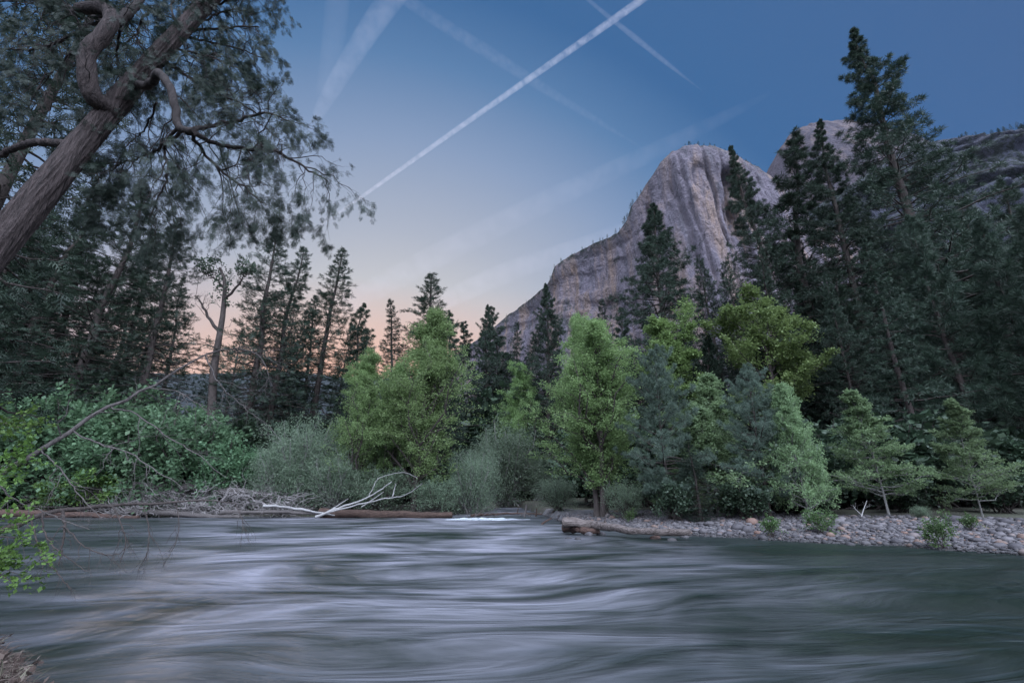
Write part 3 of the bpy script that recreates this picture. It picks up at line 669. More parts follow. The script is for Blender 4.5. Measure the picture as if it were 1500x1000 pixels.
# ------------------------------------------------------------------ the named trees
TL = [
 # right side, tall conifers
 ('pine', 'pine_tree', 1247, 30, 44, 'tallest dark pine, its tip far above everything, standing right of the pale dome', dict(var=3, wide=1.2)),
 ('pine', 'pine_tree', 1187, 190, 47, 'tall pine directly left of the tallest pine, in front of the dome', dict(var=1, wide=1.1)),
 ('pine', 'pine_tree', 1090, 204, 52, 'slender pine in front of the right edge of the big cliff', dict(var=2, wide=.95)),
 ('thin_pine', 'pine_tree', 1129, 218, 55, 'thin airy pine in the gap between cliff and dome', dict(var=0, wide=1.4)),
 ('pine_full', 'pine_tree', 948, 283, 56, 'broad full grey green pine standing alone before the cliff face', dict(var=0, wide=1.15)),
 ('pine_full', 'pine_tree', 798, 414, 66, 'dark pine before the lower left end of the cliff', dict(var=1, wide=1.0)),
 ('fir', 'fir_tree', 875, 436, 74, 'small pointed conifer in front of the lower cliff, left of the broad full pine', dict(var=0, wide=1.0)),
 ('thin_pine', 'pine_tree', 912, 448, 70, 'narrow grey conifer tucked against the left side of the broad full pine', dict(var=1, wide=1.1)),
 ('cedar', 'cedar_tree', 1033, 377, 50, 'dark green rounded cedar just above the yellow green oaks, left of its twin', dict(var=0, wide=.75)),
 ('cedar', 'cedar_tree', 1063, 385, 47, 'dark green cedar with a pointed tip right behind the rounded cedar', dict(var=1, wide=.8)),
 ('cedar', 'cedar_tree', 1106, 368, 49, 'short dark cedar in front of the slender pine, above the larger oak', dict(var=2, wide=.62)),
 ('thin_pine', 'pine_tree', 1262, 352, 33, 'pine with a long pale bare trunk rising over the pale alders', dict(var=2, wide=1.1)),
 ('pine_coarse', 'pine_tree', 1335, 318, 36, 'bushy pine with tufted foliage at the foot of the tallest pine', dict(var=0, wide=.85)),
 ('cedar', 'cedar_tree', 1393, 278, 47, 'dark conical conifer poking up in front of the banded ridge', dict(var=3, wide=.8)),
 ('thin_pine', 'pine_tree', 1467, 256, 48, 'open crowned conifer against the ridge near the right edge', dict(var=3, wide=1.1)),
 ('pine_coarse', 'pine_tree', 1428, 318, 33, 'broad tufted pine second from the right edge', dict(var=1, wide=.9)),
 ('pine_coarse', 'pine_tree', 1497, 300, 29, 'tufted pine cut off by the right edge of the photo', dict(var=2, wide=.95)),
 ('pine_full', 'pine_tree', 1205, 395, 42, 'dark pine in shade behind the larger yellow green oak', dict(var=2, wide=.75)),
 ('pine_full', 'pine_tree', 1160, 330, 56, 'dark pine filling the space below the dome', dict(var=3, wide=.7)),
 # middle distance
 ('pine_full', 'pine_tree', 716, 444, 78, 'left of a close pair of small pines against the pink sky', dict(var=1, wide=.85)),
 ('thin_pine', 'pine_tree', 736, 449, 80, 'right of a close pair of small pines against the pink sky', dict(var=0, wide=1.2)),
 ('fir', 'fir_tree', 758, 470, 86, 'small dark conifer at the low left end of the cliff', dict(var=1, wide=1.0)),
 ('fir', 'fir_tree', 778, 488, 88, 'stubby conifer beside the dark pine at the low end of the cliff', dict(var=2, wide=1.1)),
 ('thin_pine', 'pine_tree', 658, 455, 72, 'thin conifer just right of the dark leafy cottonwood top', dict(var=1, wide=1.1)),
 ('thin_pine', 'pine_tree', 680, 470, 80, 'small thin conifer between the dark cottonwood and the pair of pines', dict(var=2, wide=1.2)),
 ('fir', 'fir_tree', 584, 441, 74, 'small pointed conifer standing alone against the pink glow', dict(var=3, wide=1.05)),
 ('cedar', 'cedar_tree', 546, 482, 66, 'stubby dark conifer left of the small pointed conifer', dict(var=0, wide=.9)),
 ('tall_cedar', 'cedar_tree', 638, 405, 47, 'dark conifer behind the large green cottonwood, its top tallest of the centre', dict(var=0, wide=1.7)),
 # left bank conifers
 ('tall_cedar', 'cedar_tree', 491, 361, 52, 'pointed cedar furthest right of the tall left bank conifers', dict(var=0, wide=1.23)),
 ('thin_pine', 'pine_tree', 530, 440, 52, 'thin leafy conifer leaning beside the pointed cedar', dict(var=3, wide=1.2)),
 ('tall_cedar', 'cedar_tree', 411, 335, 47, 'left of twin tall cedars with long bare lower trunks', dict(var=1, wide=1.23)),
 ('tall_cedar', 'cedar_tree', 439, 352, 48, 'right of twin tall cedars with long bare lower trunks', dict(var=2, wide=1.17)),
 ('tall_cedar', 'cedar_tree', 268, 322, 43, 'cedar just left of the broken topped tree', dict(var=3, wide=1.23)),
 ('tall_cedar', 'cedar_tree', 240, 340, 47, 'cedar half hidden behind the cedar left of the broken tree', dict(var=0, wide=1.17)),
 ('tall_cedar', 'cedar_tree', 196, 262, 42, 'tall cedar with reddish trunk directly under the overhanging branches', dict(var=1, wide=1.43)),
 ('tall_cedar', 'cedar_tree', 160, 300, 45, 'cedar with a slanting trunk next to the reddish trunked cedar', dict(var=2, wide=1.30)),
 ('tall_cedar', 'cedar_tree', 120, 276, 41, 'cedar below the leaning trunk, second from the left edge group', dict(var=3, wide=1.37)),
 ('cedar', 'cedar_tree', 78, 290, 43, 'dense cedar right below the leaning trunk', dict(var=2, wide=1.0)),
 ('cedar', 'cedar_tree', 30, 318, 39, 'dense green cedar with drooping sprays at the left edge above the shrubs', dict(var=3, wide=1.25)),
 ('cedar', 'cedar_tree', -70, 200, 38, 'dark cedar cut off by the left edge of the photo', dict(var=1, wide=1.3)),
 # bright riverside trees
 ('cottonwood', 'cottonwood_tree', 624, 462, 39, 'large bright green cottonwood with a single dark trunk left of centre', dict(var=0, wide=1.3)),
 ('cottonwood', 'cottonwood_tree', 545, 520, 40, 'smaller green cottonwood at the left side of the large cottonwood', dict(var=1, wide=1.2)),
 ('cottonwood', 'cottonwood_tree', 580, 535, 41, 'green cottonwood crown squeezed behind two cottonwoods left of centre', dict(var=2, wide=.9)),
 ('cottonwood_clump', 'cottonwood_tree', 868, 494, 31, 'bright green cottonwood with three dark stems at the head of the gravel bar', dict(var=0, wide=1.45)),
 ('cottonwood', 'cottonwood_tree', 762, 538, 66, 'yellow green cottonwood set back between the two big cottonwoods', dict(var=3, wide=1.2)),
 ('cottonwood', 'cottonwood_tree', 846, 470, 50, 'pale green sparse cottonwood top showing against the lower cliff', dict(var=1, wide=.7)),
 ('oak', 'oak_tree', 988, 478, 43, 'smaller rounded yellow green oak below the broad full pine', dict(var=0, wide=1.0)),
 ('oak', 'oak_tree', 1112, 448, 41, 'larger bright yellow green oak with layered crown on the right', dict(var=1, wide=1.05)),
 ('young_pine', 'young_pine', 957, 512, 27, 'hazy grey green young pine with reddish trunk right of the three stemmed cottonwood', dict(var=0, wide=.9)),
 ('young_pine', 'young_pine', 1092, 536, 26, 'bluish young pine with long needles in front of the larger oak', dict(var=1, wide=1.0)),
 ('alder_fine', 'alder_tree', 1150, 560, 25, 'pale upright alder right of the bluish young pine', dict(var=0, wide=.78)),
 ('alder', 'alder_tree', 1258, 572, 25.5, 'wide pale alder with a leaning trunk behind the gravel bar', dict(var=0, wide=1.0, rz=.6)),
 ('alder', 'alder_tree', 1388, 586, 24.5, 'pointed pale alder nearest the right edge behind the gravel bar', dict(var=1, wide=.9, rz=1.1)),
 ('alder_fine', 'alder_tree', 1020, 548, 29, 'grey green alder between the two young pines', dict(var=1, wide=1.3)),
 ('fir', 'fir_tree', 1012, 640, 25.5, 'low very dark fir at the back of the gravel bar', dict(var=2, wide=1.9)),
]
for kd, nm, px, py, Y, lb, kw in TL:
    cat = {'pine_tree': 'pine tree', 'fir_tree': 'fir tree', 'cedar_tree': 'cedar tree', 'cottonwood_tree': 'cottonwood tree', 'oak_tree': 'oak tree', 'young_pine': 'young pine', 'alder_tree': 'alder tree'}[nm]
    gp = {'pine tree': 'pines across the river', 'cedar tree': 'cedars across the river', 'fir tree': 'firs across the river', 'cottonwood tree': 'cottonwoods along the bank', 'oak tree': 'yellow green oaks', 'young pine': 'young pines', 'alder tree': 'alders behind the gravel bar'}[cat]
    top(kd, nm, px, py, Y, lb, cat, gp, **kw)

# shrubs along the far bank
SH = [
 ('dogwood', 60, 575, 43, 'tall green shrub at the left edge of the bank thicket', dict(var=0)),
 ('dogwood', 130, 560, 41.5, 'tall broad leaved shrub under the reddish cedar trunk', dict(var=1)),
 ('dogwood', 10, 600, 40, 'green shrub cut by the left edge, above the waterline log', dict(var=2)),
 ('dogwood', 225, 560, 41.5, 'rounded green shrub behind the fallen grey branch', dict(var=2)),
 ('dogwood', 290, 590, 40, 'largest mid green shrub mass above the brush pile', dict(var=0, wide=1.1)),
 ('dogwood', 340, 640, 39.5, 'lower green shrub at the right end of the left thicket', dict(var=1, wide=1.0)),
 ('dogwood', 180, 610, 40, 'green shrub in the middle of the left thicket', dict(var=1, wide=1.1)),
 ('maple', 165, 672, 38.6, 'yellow green low maple bush beside the waterline on the left', dict(var=0, wide=1.2)),
 ('maple', 95, 690, 38.4, 'small yellow green bush next to the low maple bush', dict(var=1, wide=1.1)),
 ('dogwood', 370, 650, 42, 'shaded green shrub behind the right end of the brush pile', dict(var=2, wide=.8)),
 ('willow', 455, 600, 40, 'tall grey green willow left of the green cottonwoods', dict(var=0, wide=.8)),
 ('willow', 420, 640, 39, 'shorter grey green willow beside the brush pile', dict(var=1, wide=.9)),
 ('willow', 500, 650, 39, 'grey green willow behind the bleached fallen tree', dict(var=2, wide=1.1)),
 ('willow_low', 560, 680, 38.6, 'low willow over the dark log left of centre', dict(var=0, wide=1.4)),
 ('willow_low', 640, 690, 38.4, 'low willow at the foot of the large cottonwood', dict(var=1, wide=1.3)),
 ('willow', 690, 650, 41, 'thin pale willow at the right foot of the large cottonwood', dict(var=0, wide=.7)),
 ('willow', 742, 606, 61.5, 'soft grey green willow in the gap at the head of the side channel', dict(var=1, wide=.95)),
 ('willow', 715, 640, 61, 'lower willow beside the side channel', dict(var=2, wide=.9)),
 ('willow', 705, 640, 46, 'twiggy willow with pale stems standing near the side channel', dict(var=1, wide=.6)),
 ('willow', 790, 655, 62, 'willow at the back right of the side channel', dict(var=0, wide=1.0)),
 ('willow_low', 915, 695, 29, 'low grey bush right of the three dark stems', dict(var=2, wide=1.0)),
 ('willow_low', 815, 690, 36, 'low willow left of the three dark stems', dict(var=1, wide=1.2)),
 ('dark_shrub', 985, 690, 26, 'dark bush between the young pine and the low fir', dict(var=0, wide=.9)),
 ('dark_shrub', 1085, 690, 25.5, 'dark bush below the bluish young pine', dict(var=1, wide=1.2)),
 ('dark_shrub', 1180, 695, 27, 'dark bush under the pale upright alder', dict(var=0, wide=1.2)),
 ('dark_shrub', 1310, 690, 28, 'dark bush between the two pale alders', dict(var=1, wide=1.3)),
 ('dark_shrub', 1450, 680, 27, 'dark bush at the right edge behind the gravel bar', dict(var=0, wide=1.5)),
 ('willow_low', 1345, 736, 24, 'small green bush at the back of the gravel bar under the alders', dict(var=0, wide=1.1)),
]
for kd, px, py, Y, lb, kw in SH:
    nm = {'dogwood': 'shrub', 'maple': 'maple_bush', 'willow': 'willow_bush', 'willow_low': 'willow_bush', 'dark_shrub': 'shrub'}[kd]
    top(kd, nm, px, py, Y, lb, nm.replace('_', ' '), 'shrubs along the far bank', leafpart='foliage', woodpart='stem', **kw)
# small bushes growing on the bar
def ground_at(px, yb):
    u = (500-yb)/FPX; yw = cp-u*sp; zw = sp+u*cp
    Y = 18.
    for _ in range(30):
        X = (px-750)/FPX/yw*Y
        Y = .6*Y+.4*(CH-max(float(gz(X, Y)), 0))/(-zw)*yw
    return X, Y
for px, yb, h, lb, v in ((1132, 786, .95, 'slim little bush on the gravel bar near the end of the log', 0), (1204, 782, 1.0, 'rounded double bush in the middle of the gravel bar', 1),
                         (1381, 803, 1.05, 'bush closest to the water on the right of the gravel bar', 2), (1424, 777, .75, 'small bush set back on the gravel bar near the right edge', 0),
                         (1011, 757, .85, 'small light green bush above the long log', 1), (925, 765, .7, 'tiny bush behind the middle of the long log', 2)):
    X, Y = ground_at(px, yb)
    plant('bar_shrub', 'small_bush', X, Y, h, lb, 'bush', 'small bushes on the gravel bar', var=v, wide=1.1 if v != 1 else 1.5, leafpart='foliage', woodpart='stem', sink=.03)

# ------------------------------------------------------------------ the deep forest behind
rs = RS(77)
capx = [-400, -60, 40, 90, 140, 300, 480, 540, 600, 690, 760, 800, 860, 930, 1000, 1080, 1150, 1220, 1300, 1400, 1500, 1700]
capy = [330, 430, 470, 520, 575, 575, 575, 560, 545, 520, 520, 515, 515, 500, 485, 450, 420, 385, 350, 330, 330, 320]
cnt = 0
for i in range(132):
    px = -120+ (i*0.6180339*1740) % 1740; Y = rs.uniform(52, 92) if px < 960 else rs.uniform(40, 85)
    if 670 < px < 850: Y = rs.uniform(78, 100)
    cy = np.interp(px, capx, capy)+rs.uniform(0, 70)
    kd = ['pine_full', 'fir', 'cedar', 'pine'][rs.randint(4)]
    if px < 560 and cy > 560: kd = ['fir', 'cedar'][rs.randint(2)]
    side_ = 'right' if px > 960 else ('middle' if px > 560 else 'left')
    lb = {'right': 'dark conifer in the dense shaded forest above the gravel bar', 'middle': 'small dark conifer in the background behind the green cottonwoods', 'left': 'low dark conifer in the shade behind the left bank thicket'}[side_]
    gp = {'right': 'shaded conifers of the right forest', 'middle': 'dark conifers behind the cottonwoods', 'left': 'low conifers behind the left thicket'}[side_]
    top(kd, 'conifer_tree', px, cy, Y, lb, 'conifer tree', gp, var=rs.randint(3), wide=rs.uniform(.9, 1.3) if px > 960 else rs.uniform(1.0, 1.8))
# tall bare-trunk cedars further back on the left
for i in range(16):
    px = 20+i*33+rs.uniform(-12, 12); Y = rs.uniform(56, 80)
    top('tall_cedar', 'cedar_tree', px, np.interp(px, [0, 120, 200, 290, 330, 370, 430, 500, 560], [330, 330, 330, 380, 470, 420, 400, 440, 520])+rs.uniform(0, 50), Y,
        'thin background cedar with bare trunk seen against the sunset glow', 'cedar tree', 'background cedars on the left', var=rs.randint(4), wide=rs.uniform(.8, 1.0))
# understory
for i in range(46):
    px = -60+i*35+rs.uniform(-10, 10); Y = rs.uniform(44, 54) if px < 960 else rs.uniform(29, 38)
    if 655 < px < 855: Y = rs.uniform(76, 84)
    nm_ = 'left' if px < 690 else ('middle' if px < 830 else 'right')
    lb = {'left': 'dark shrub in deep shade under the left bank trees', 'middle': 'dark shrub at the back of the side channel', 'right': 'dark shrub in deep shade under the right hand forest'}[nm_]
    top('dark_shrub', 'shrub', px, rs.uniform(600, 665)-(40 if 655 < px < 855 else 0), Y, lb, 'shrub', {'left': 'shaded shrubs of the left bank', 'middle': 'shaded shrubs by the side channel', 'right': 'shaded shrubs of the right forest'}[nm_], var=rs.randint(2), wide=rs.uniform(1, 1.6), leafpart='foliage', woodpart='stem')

# tiny trees on the rock rims (too small to show parts)
def mini(seed, kind):
    f, kw, wm, lm = KINDS[kind]; kw = dict(kw); kw.update(nb=36, side=3, tk=(1, 2), tsize=1.6, bare=0)
    w, l, H = f(seed, **kw); 
    mb = MB()
    for V, F0 in ((w, 0), (l, 0)): pass
    l.V += w.V; l.A += [np.zeros(len(a)) for a in w.A]; l.F += [f_+l.n for f_ in w.F]; l.n += w.n
    me = l.mesh('rim_tree'); me.materials.append(M['fir_leaf']); return me, H
MINI = [mini(3, 'pine_full'), mini(4, 'fir'), mini(6, 'cedar')]
def rim(T, ts, pxs, hts, nm, lb, gp, dy=4):
    for px, h in zip(pxs, hts):
        p = [np.interp(px, ts, T[:, j]) for j in range(3)]
        me, H = MINI[rs.randint(3)]
        o = link(nm, me); h = h*rs.uniform(.55, 1.1); s = h/H; k = rs.uniform(.9, 1.8); o.scale = (s*k, s*k, s); o.rotation_euler = (0, 0, rs.rand()*6)
        o.location = (p[0], p[1]+dy*.3, p[2]-1.5); tag(o, lb, 'conifer tree', gp)
rim(cliffT, cliff_t, [742, 771, 797, 806, 812, 822, 838, 842, 853, 857, 869, 879, 883, 890, 902, 908, 915, 919, 924, 927, 934, 939], [12, 10, 16, 12, 14, 15, 12, 10, 12, 11, 16, 12, 11, 22, 18, 13, 26, 17, 22, 17, 20, 12], 'conifer_tree', 'tiny conifer on the sloping rim of the lower cliff', 'tiny trees along the lower cliff rim')
rim(cliffT, cliff_t, [1004, 1010, 1017, 1023, 1031, 1040, 1047, 1055, 1062, 1068, 1074, 1080, 1086, 1093, 1100, 1106], rs.uniform(8, 15, 16), 'conifer_tree', 'tiny conifer on the rounded summit of the big cliff', 'tiny trees on the cliff summit')
pr = np.sort(rs.uniform(1352, 1515, 56)); rim(ridgeT, ridge_t, pr, np.interp(pr, [1340, 1400, 1500, 1560], [12, 20, 30, 34])*rs.uniform(.8, 1.3, 56), 'conifer_tree', 'tiny conifer in the forest fringe on top of the banded ridge', 'forest fringe of the right ridge', 8)

# the forest that climbs the upper face of the right ridge
G_, j_ = GRIDS['ridge']; cand = []
for i in range(62):
    c_ = int(np.interp(rs.uniform(1345, 1540), ridge_t, np.arange(len(ridge_t)))); r_ = j_[c_]+int(abs(rs.normal(0, 14)))+1; cand.append((G_[min(r_, len(G_)-1), c_], rs.uniform(9, 22)))
for p, h in cand:
    me, H = MINI[rs.randint(3)]; o = link('conifer_tree', me); s = h/H; k = rs.uniform(1, 1.8); o.scale = (s*k, s*k, s); o.rotation_euler = (0, 0, rs.rand()*6); o.location = (p[0], p[1], p[2]-2.)
    tag(o, 'tiny conifer among the trees clinging to the upper face of the banded ridge', 'conifer tree', 'trees on the upper face of the right ridge')

# ------------------------------------------------------------------ broken-topped tree on the left bank
def poly_at(pts, n):
    return smooth_poly([at(*p) for p in pts], n)
root_p = at(309, 700, 44); rz_ = float(gz(root_p[0], 44))
t = empty('broken_tree', (root_p[0], 44, rz_), 0, 'gnarled tree with forked broken limbs and a leafy top beside the bare trunked cedars', 'tree')
mbk = MB(); o_ = np.array([root_p[0], 44, rz_]); rs = RS(5)
limbs = [([(309, 640, 44), (312, 560, 44), (320, 500, 44), (327, 455, 44), (330, 420, 44), (322, 392, 44)], .42), ([(322, 490, 44), (308, 470, 44.3), (297, 450, 44.6), (290, 438, 44.8)], .2),
         ([(328, 440, 44), (342, 424, 43.6), (352, 412, 43.2), (357, 403, 43)], .16), ([(330, 425, 44), (318, 410, 44), (308, 405, 44), (298, 398, 44)], .12)]
tw = []
for pts, r in limbs:
    P = poly_at(pts, 10)-o_
    R = r*np.linspace(1, .3, 10)
    if pts[0][1] == 640: P[0, 2] = -.2
    P += rs.normal(0, .05, P.shape); tubes(mbk, P, R, 7)
    B, BR, _ = spawn(P, R, 12, .35, 1., lambda t_, pl: 1.6+0*t_, rs, ang=.8, up=.4, npts=5, rf=.02, jit=.07)
    tubes(mbk, B, BR, 4); C, CR, _ = spawn(B, BR, 5, .3, 1, lambda t_, pl: .6+0*t_, rs, ang=.7, up=.2, npts=3); tubes(mbk, C, CR, 3); tw.append((B, C))
link('trunk', mbk.mesh('broken_trunk', True), M['bark'], t)
lf = MB()
for j, (B, C) in enumerate(tw):
    if j in (0, 2, 3): 
        sel = C[(C[:, -1, 2] > np.percentile(C[:, -1, 2], 30))]
        stamps(lf, sel, 9, .2, 1.1, LEAF, .24, rs, spread=.8, off=.12)
link('crown', lf.mesh('broken_crown'), M['dark_leaf'], t)

# ------------------------------------------------------------------ leaning cedar overhanging from the left
A0 = at(0, 352, 6.0); A1 = at(262, 48, 6.9); d = (A1-A0); d /= np.linalg.norm(d)
base = A0-d*((A0[2]-.75)/d[2]); base_z = float(gz(base[0], base[1]))
cedar = empty('leaning_cedar', (base[0], base[1], base_z), 0, 'big cedar with furrowed trunk leaning out from the left and drooping branches overhead', 'cedar tree')
o_ = np.array([base[0], base[1], base_z]); rs = RS(11)
mb = MB(); n = 170
tr = smooth_poly([base-d*.9, base+d*.5, A0, at(120, 212, 6.4), A1, A1+d*4+np.array([.25, 0, 0]), A1+d*9+np.array([.8, 0, 0])], n)
s = np.linspace(0, 1, n)
sides = 110; Rt = np.interp(s, [0, .12, .3, .55, .75, 1], [.33, .255, .22, .18, .14, .05])
T = norm(np.gradient(tr, axis=0)); U = norm(np.cross(T, np.array([0, 1., 0]))); W = np.cross(T, U)
th = np.arange(sides)*2*PI/sides
hh = (s*np.linalg.norm(tr[-1]-tr[0]))[:, None]+0*th[None]
cth, sth = np.cos(th)[None]+0*hh, np.sin(th)[None]+0*hh
fur = 1+.13*(1-np.abs(vnoise(cth*5+.5*vnoise(cth*2, sth*2, hh*.8, 8), sth*5, hh*.55, 3)))**2-.06+.05*vnoise(cth*11, sth*11, hh*1.6, 13)+.06*vnoise(cth*1.3, sth*1.3, hh*.35, 5)
V = tr[:, None]+Rt[:, None, None]*fur[..., None]*(np.cos(th)[None, :, None]*U[:, None]+np.sin(th)[None, :, None]*W[:, None])
idx = np.arange(n*sides).reshape(n, sides)
mb.add(V.reshape(-1, 3)-o_, np.stack([idx[:-1], np.roll(idx[:-1], -1, 1), np.roll(idx[1:], -1, 1), idx[1:]], -1).reshape(-1, 4))
link('trunk', mb.mesh('cedar_trunk', True), M['cedar_bark'], cedar)
BG = [  # main limbs: pixel polyline with distances, radii
 ([(170, 165, 6.55), (140, 145, 6.25), (128, 118, 6.1), (128, 80, 6.0), (150, 50, 6.0), (165, 28, 6.1), (150, 12, 6.2), (122, 10, 6.3), (110, 22, 6.4)], .155, .10),
 ([(165, 35, 6.1), (185, 22, 6.2), (200, 5, 6.3), (215, -25, 6.5)], .10, .05),
 ([(190, 120, 6.6), (215, 125, 6.3), (232, 108, 6.0), (245, 122, 5.9), (256, 150, 5.9), (262, 185, 5.9), (285, 192, 5.9)], .075, .055),
 ([(275, 192, 5.9), (310, 184, 5.8), (350, 176, 5.7), (392, 166, 5.7), (430, 180, 5.7)], .045, .012),
 ([(275, 192, 5.9), (315, 210, 5.8), (360, 218, 5.8), (405, 222, 5.7), (445, 245, 5.7), (480, 265, 5.7)], .045, .012),
 ([(275, 192, 5.9), (300, 225, 5.7), (330, 255, 5.6), (360, 275, 5.6), (385, 300, 5.6)], .032, .01),
 ([(268, 190, 5.9), (240, 215, 6.0), (245, 250, 6.0), (235, 285, 6.1), (215, 325, 6.1)], .03, .01),
 ([(262, 185, 5.9), (230, 220, 6.3), (190, 235, 6.4), (150, 240, 6.5)], .03, .01),
 ([(215, 90, 6.7), (250, 95, 6.2), (300, 130, 6.0), (350, 150, 5.9), (390, 175, 5.9)], .035, .01),
 ([(240, 62, 6.8), (280, 45, 6.4), (330, 40, 6.2), (380, 38, 6.1)], .04, .012),
 ([(250, 40, 7.0), (290, 15, 6.6), (340, 0, 6.4), (385, -10, 6.3)], .04, .012),
 ([(240, 70, 6.8), (270, 75, 6.1), (310, 85, 5.9), (350, 100, 5.8)], .03, .01),
 ([(160, 20, 6.2), (110, 50, 6.0), (60, 70, 6.0), (0, 72, 6.0)], .04, .015),
 ([(125, 60, 6.2), (90, 90, 6.1), (60, 120, 6.0), (40, 160, 6.0)], .03, .01),
 ([(100, 212, 6.3), (60, 208, 6.5), (25, 216, 6.8), (-30, 240, 7.0)], .07, .05),
 ([(150, 30, 6.3), (100, 10, 6.3), (40, 0, 6.3), (-20, 5, 6.3)], .035, .012),
 ([(175, 40, 6.3), (170, 90, 5.9), (180, 130, 5.8), (165, 170, 5.8)], .025, .008),
 ([(220, 10, 6.5), (200, 50, 6.0), (215, 80, 5.9), (240, 110, 5.8)], .025, .008),
 ([(120, 215, 6.3), (140, 250, 6.1), (150, 285, 6.1)], .014, .006),
 ([(230, 150, 6.6), (210, 190, 6.3), (185, 215, 6.3), (160, 260, 6.3)], .02, .006),
 ([(258, 50, 6.9), (300, 60, 6.7), (345, 70, 6.6), (385, 85, 6.5)], .03, .01),
 ([(255, 45, 7.0), (300, 30, 6.8), (340, 15, 6.6), (375, 20, 6.5)], .03, .01),
 ([(270, 20, 7.2), (300, -20, 7.0), (350, -30, 6.8), (380, -20, 6.7)], .03, .01),
 ([(230, 80, 6.8), (270, 110, 6.6), (300, 120, 6.5), (345, 128, 6.4)], .025, .008),
 ([(240, 30, 7.2), (210, 10, 7.2), (180, 40, 7.2), (150, 90, 7.1)], .025, .008),
 ([(265, 50, 7.0), (250, 10, 6.6), (270, -10, 6.5), (290, 20, 6.3), (300, 60, 6.2)], .025, .008),
]
fo = MB(); skel = MB()
for i, (pts, r0, r1) in enumerate(BG):
    if i in (0, 1, 14, 2): pass
    else: pts = [pts[0]]+[(a_, b_, c_+.9) for a_, b_, c_ in pts[1:]]
    P = poly_at(pts, 26); P += rs.normal(0, .012, P.shape); R = np.interp(np.linspace(0, 1, 26), [0, 1], [r0, r1])
    bm_ = MB(); tubes(bm_, P-o_, R, 12 if r0 > .06 else 7, cap=True)
    if i in (0, 14): 
        lb = {0: 'thick curled limb', 14: None}[i]
        ob = link('limb', bm_.mesh('limb', True), M['cedar_bark'], cedar)
        if lb: ob['label'] = lb
        if i == 14: continue
    else:
        link('limb', bm_.mesh('limb', True), M['limb_bark'], cedar)
    long_ = np.linalg.norm(P[-1]-P[0])
    k = int(4+long_*6.5)
    if i in (0, 2): k = 4
    if i == 18: k = 5
    B, BR, bt = spawn(P-o_, R, k, .12 if i not in (2,) else .5, 1., lambda t_, pl: np.clip(.28*pl*(1.3-t_)+.32, .3, .95), rs, ang=.95, up=-.12, npts=8, curve=-.38, rf=.012, jit=.03)
    tubes(skel, B, BR, 5)
    C, CR, _ = spawn(B, BR, 6, .2, 1., lambda t_, pl: .38*pl*(1.2-t_)+.1, rs, ang=.75, up=-.05, npts=6, curve=-.35, rf=.010, jit=.03)
    tubes(skel, C, CR, 3)
    D, DR, _ = spawn(C, CR, 4, .45, 1., lambda t_, pl: .4*pl+.05, rs, ang=.65, up=-.05, npts=4, curve=-.25, rf=.01, jit=.03)
    gk = .5+.5*fbm(D[:, 0, 0]*3.2, D[:, 0, 1]*3.2, D[:, 0, 2]*3.2, 2, 77); D = D[gk > .55]
    dens = 4 if i not in (0,) else 3
    stamps(fo, D, dens+3, .1, 1.05, FERN, .12, rs, spread=.22, up=-.2, flat=.35)
    stamps(fo, C[:, -3:], 4, .3, 1.0, FERN, .10, rs, spread=.22, up=-.2, flat=.35)
link('twigs', skel.mesh('cedar_twigs', True), M['limb_bark'], cedar)
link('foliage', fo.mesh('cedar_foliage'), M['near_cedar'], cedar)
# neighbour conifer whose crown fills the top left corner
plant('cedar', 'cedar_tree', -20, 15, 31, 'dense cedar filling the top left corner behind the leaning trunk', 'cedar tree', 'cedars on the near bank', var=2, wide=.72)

# ------------------------------------------------------------------ fallen dead branches over the water, left
def deadwood(name, label, cat, mains, mat_, seed, base=None, kids=(8, 4), kl=(.5, .22), droop=-.2, group=None, part='branch', sub=True):
    rs = RS(seed); P0 = poly_at(mains[0][0], 8); b = P0[0] if base is None else base
    root = empty(name, b, 0, label, cat, group)
    for j, (pts, r0, r1) in enumerate(mains):
        P = poly_at(pts, 22); ln = np.linalg.norm(P[-1]-P[0]); P += rs.normal(0, .004*ln, P.shape)
        R = np.linspace(r0, r1, 22); mb = MB(); tubes(mb, P-b, R, 8, cap=True)
        if kids[0]:
            B, BR, _ = spawn(P-b, R, kids[0], .25, 1, lambda t_, pl: kl[0]*(1.2-t_)*rs.uniform(.5, 1.2, t_.shape), rs, ang=.75, up=droop*.4, npts=6, curve=droop, rf=.012, jit=.035, taper=.8)
            tubes(mb, B, BR, 5)
            if kids[1]:
                C, CR, _ = spawn(B, BR, kids[1], .25, 1, lambda t_, pl: kl[1]*rs.uniform(.5, 1.2, t_.shape), rs, ang=.6, up=droop*.3, npts=4, rf=.012, jit=.05)
                tubes(mb, C, CR, 3)
        link(part if j else 'stem', mb.mesh('dead_branch', True), mat_, root)
    return root
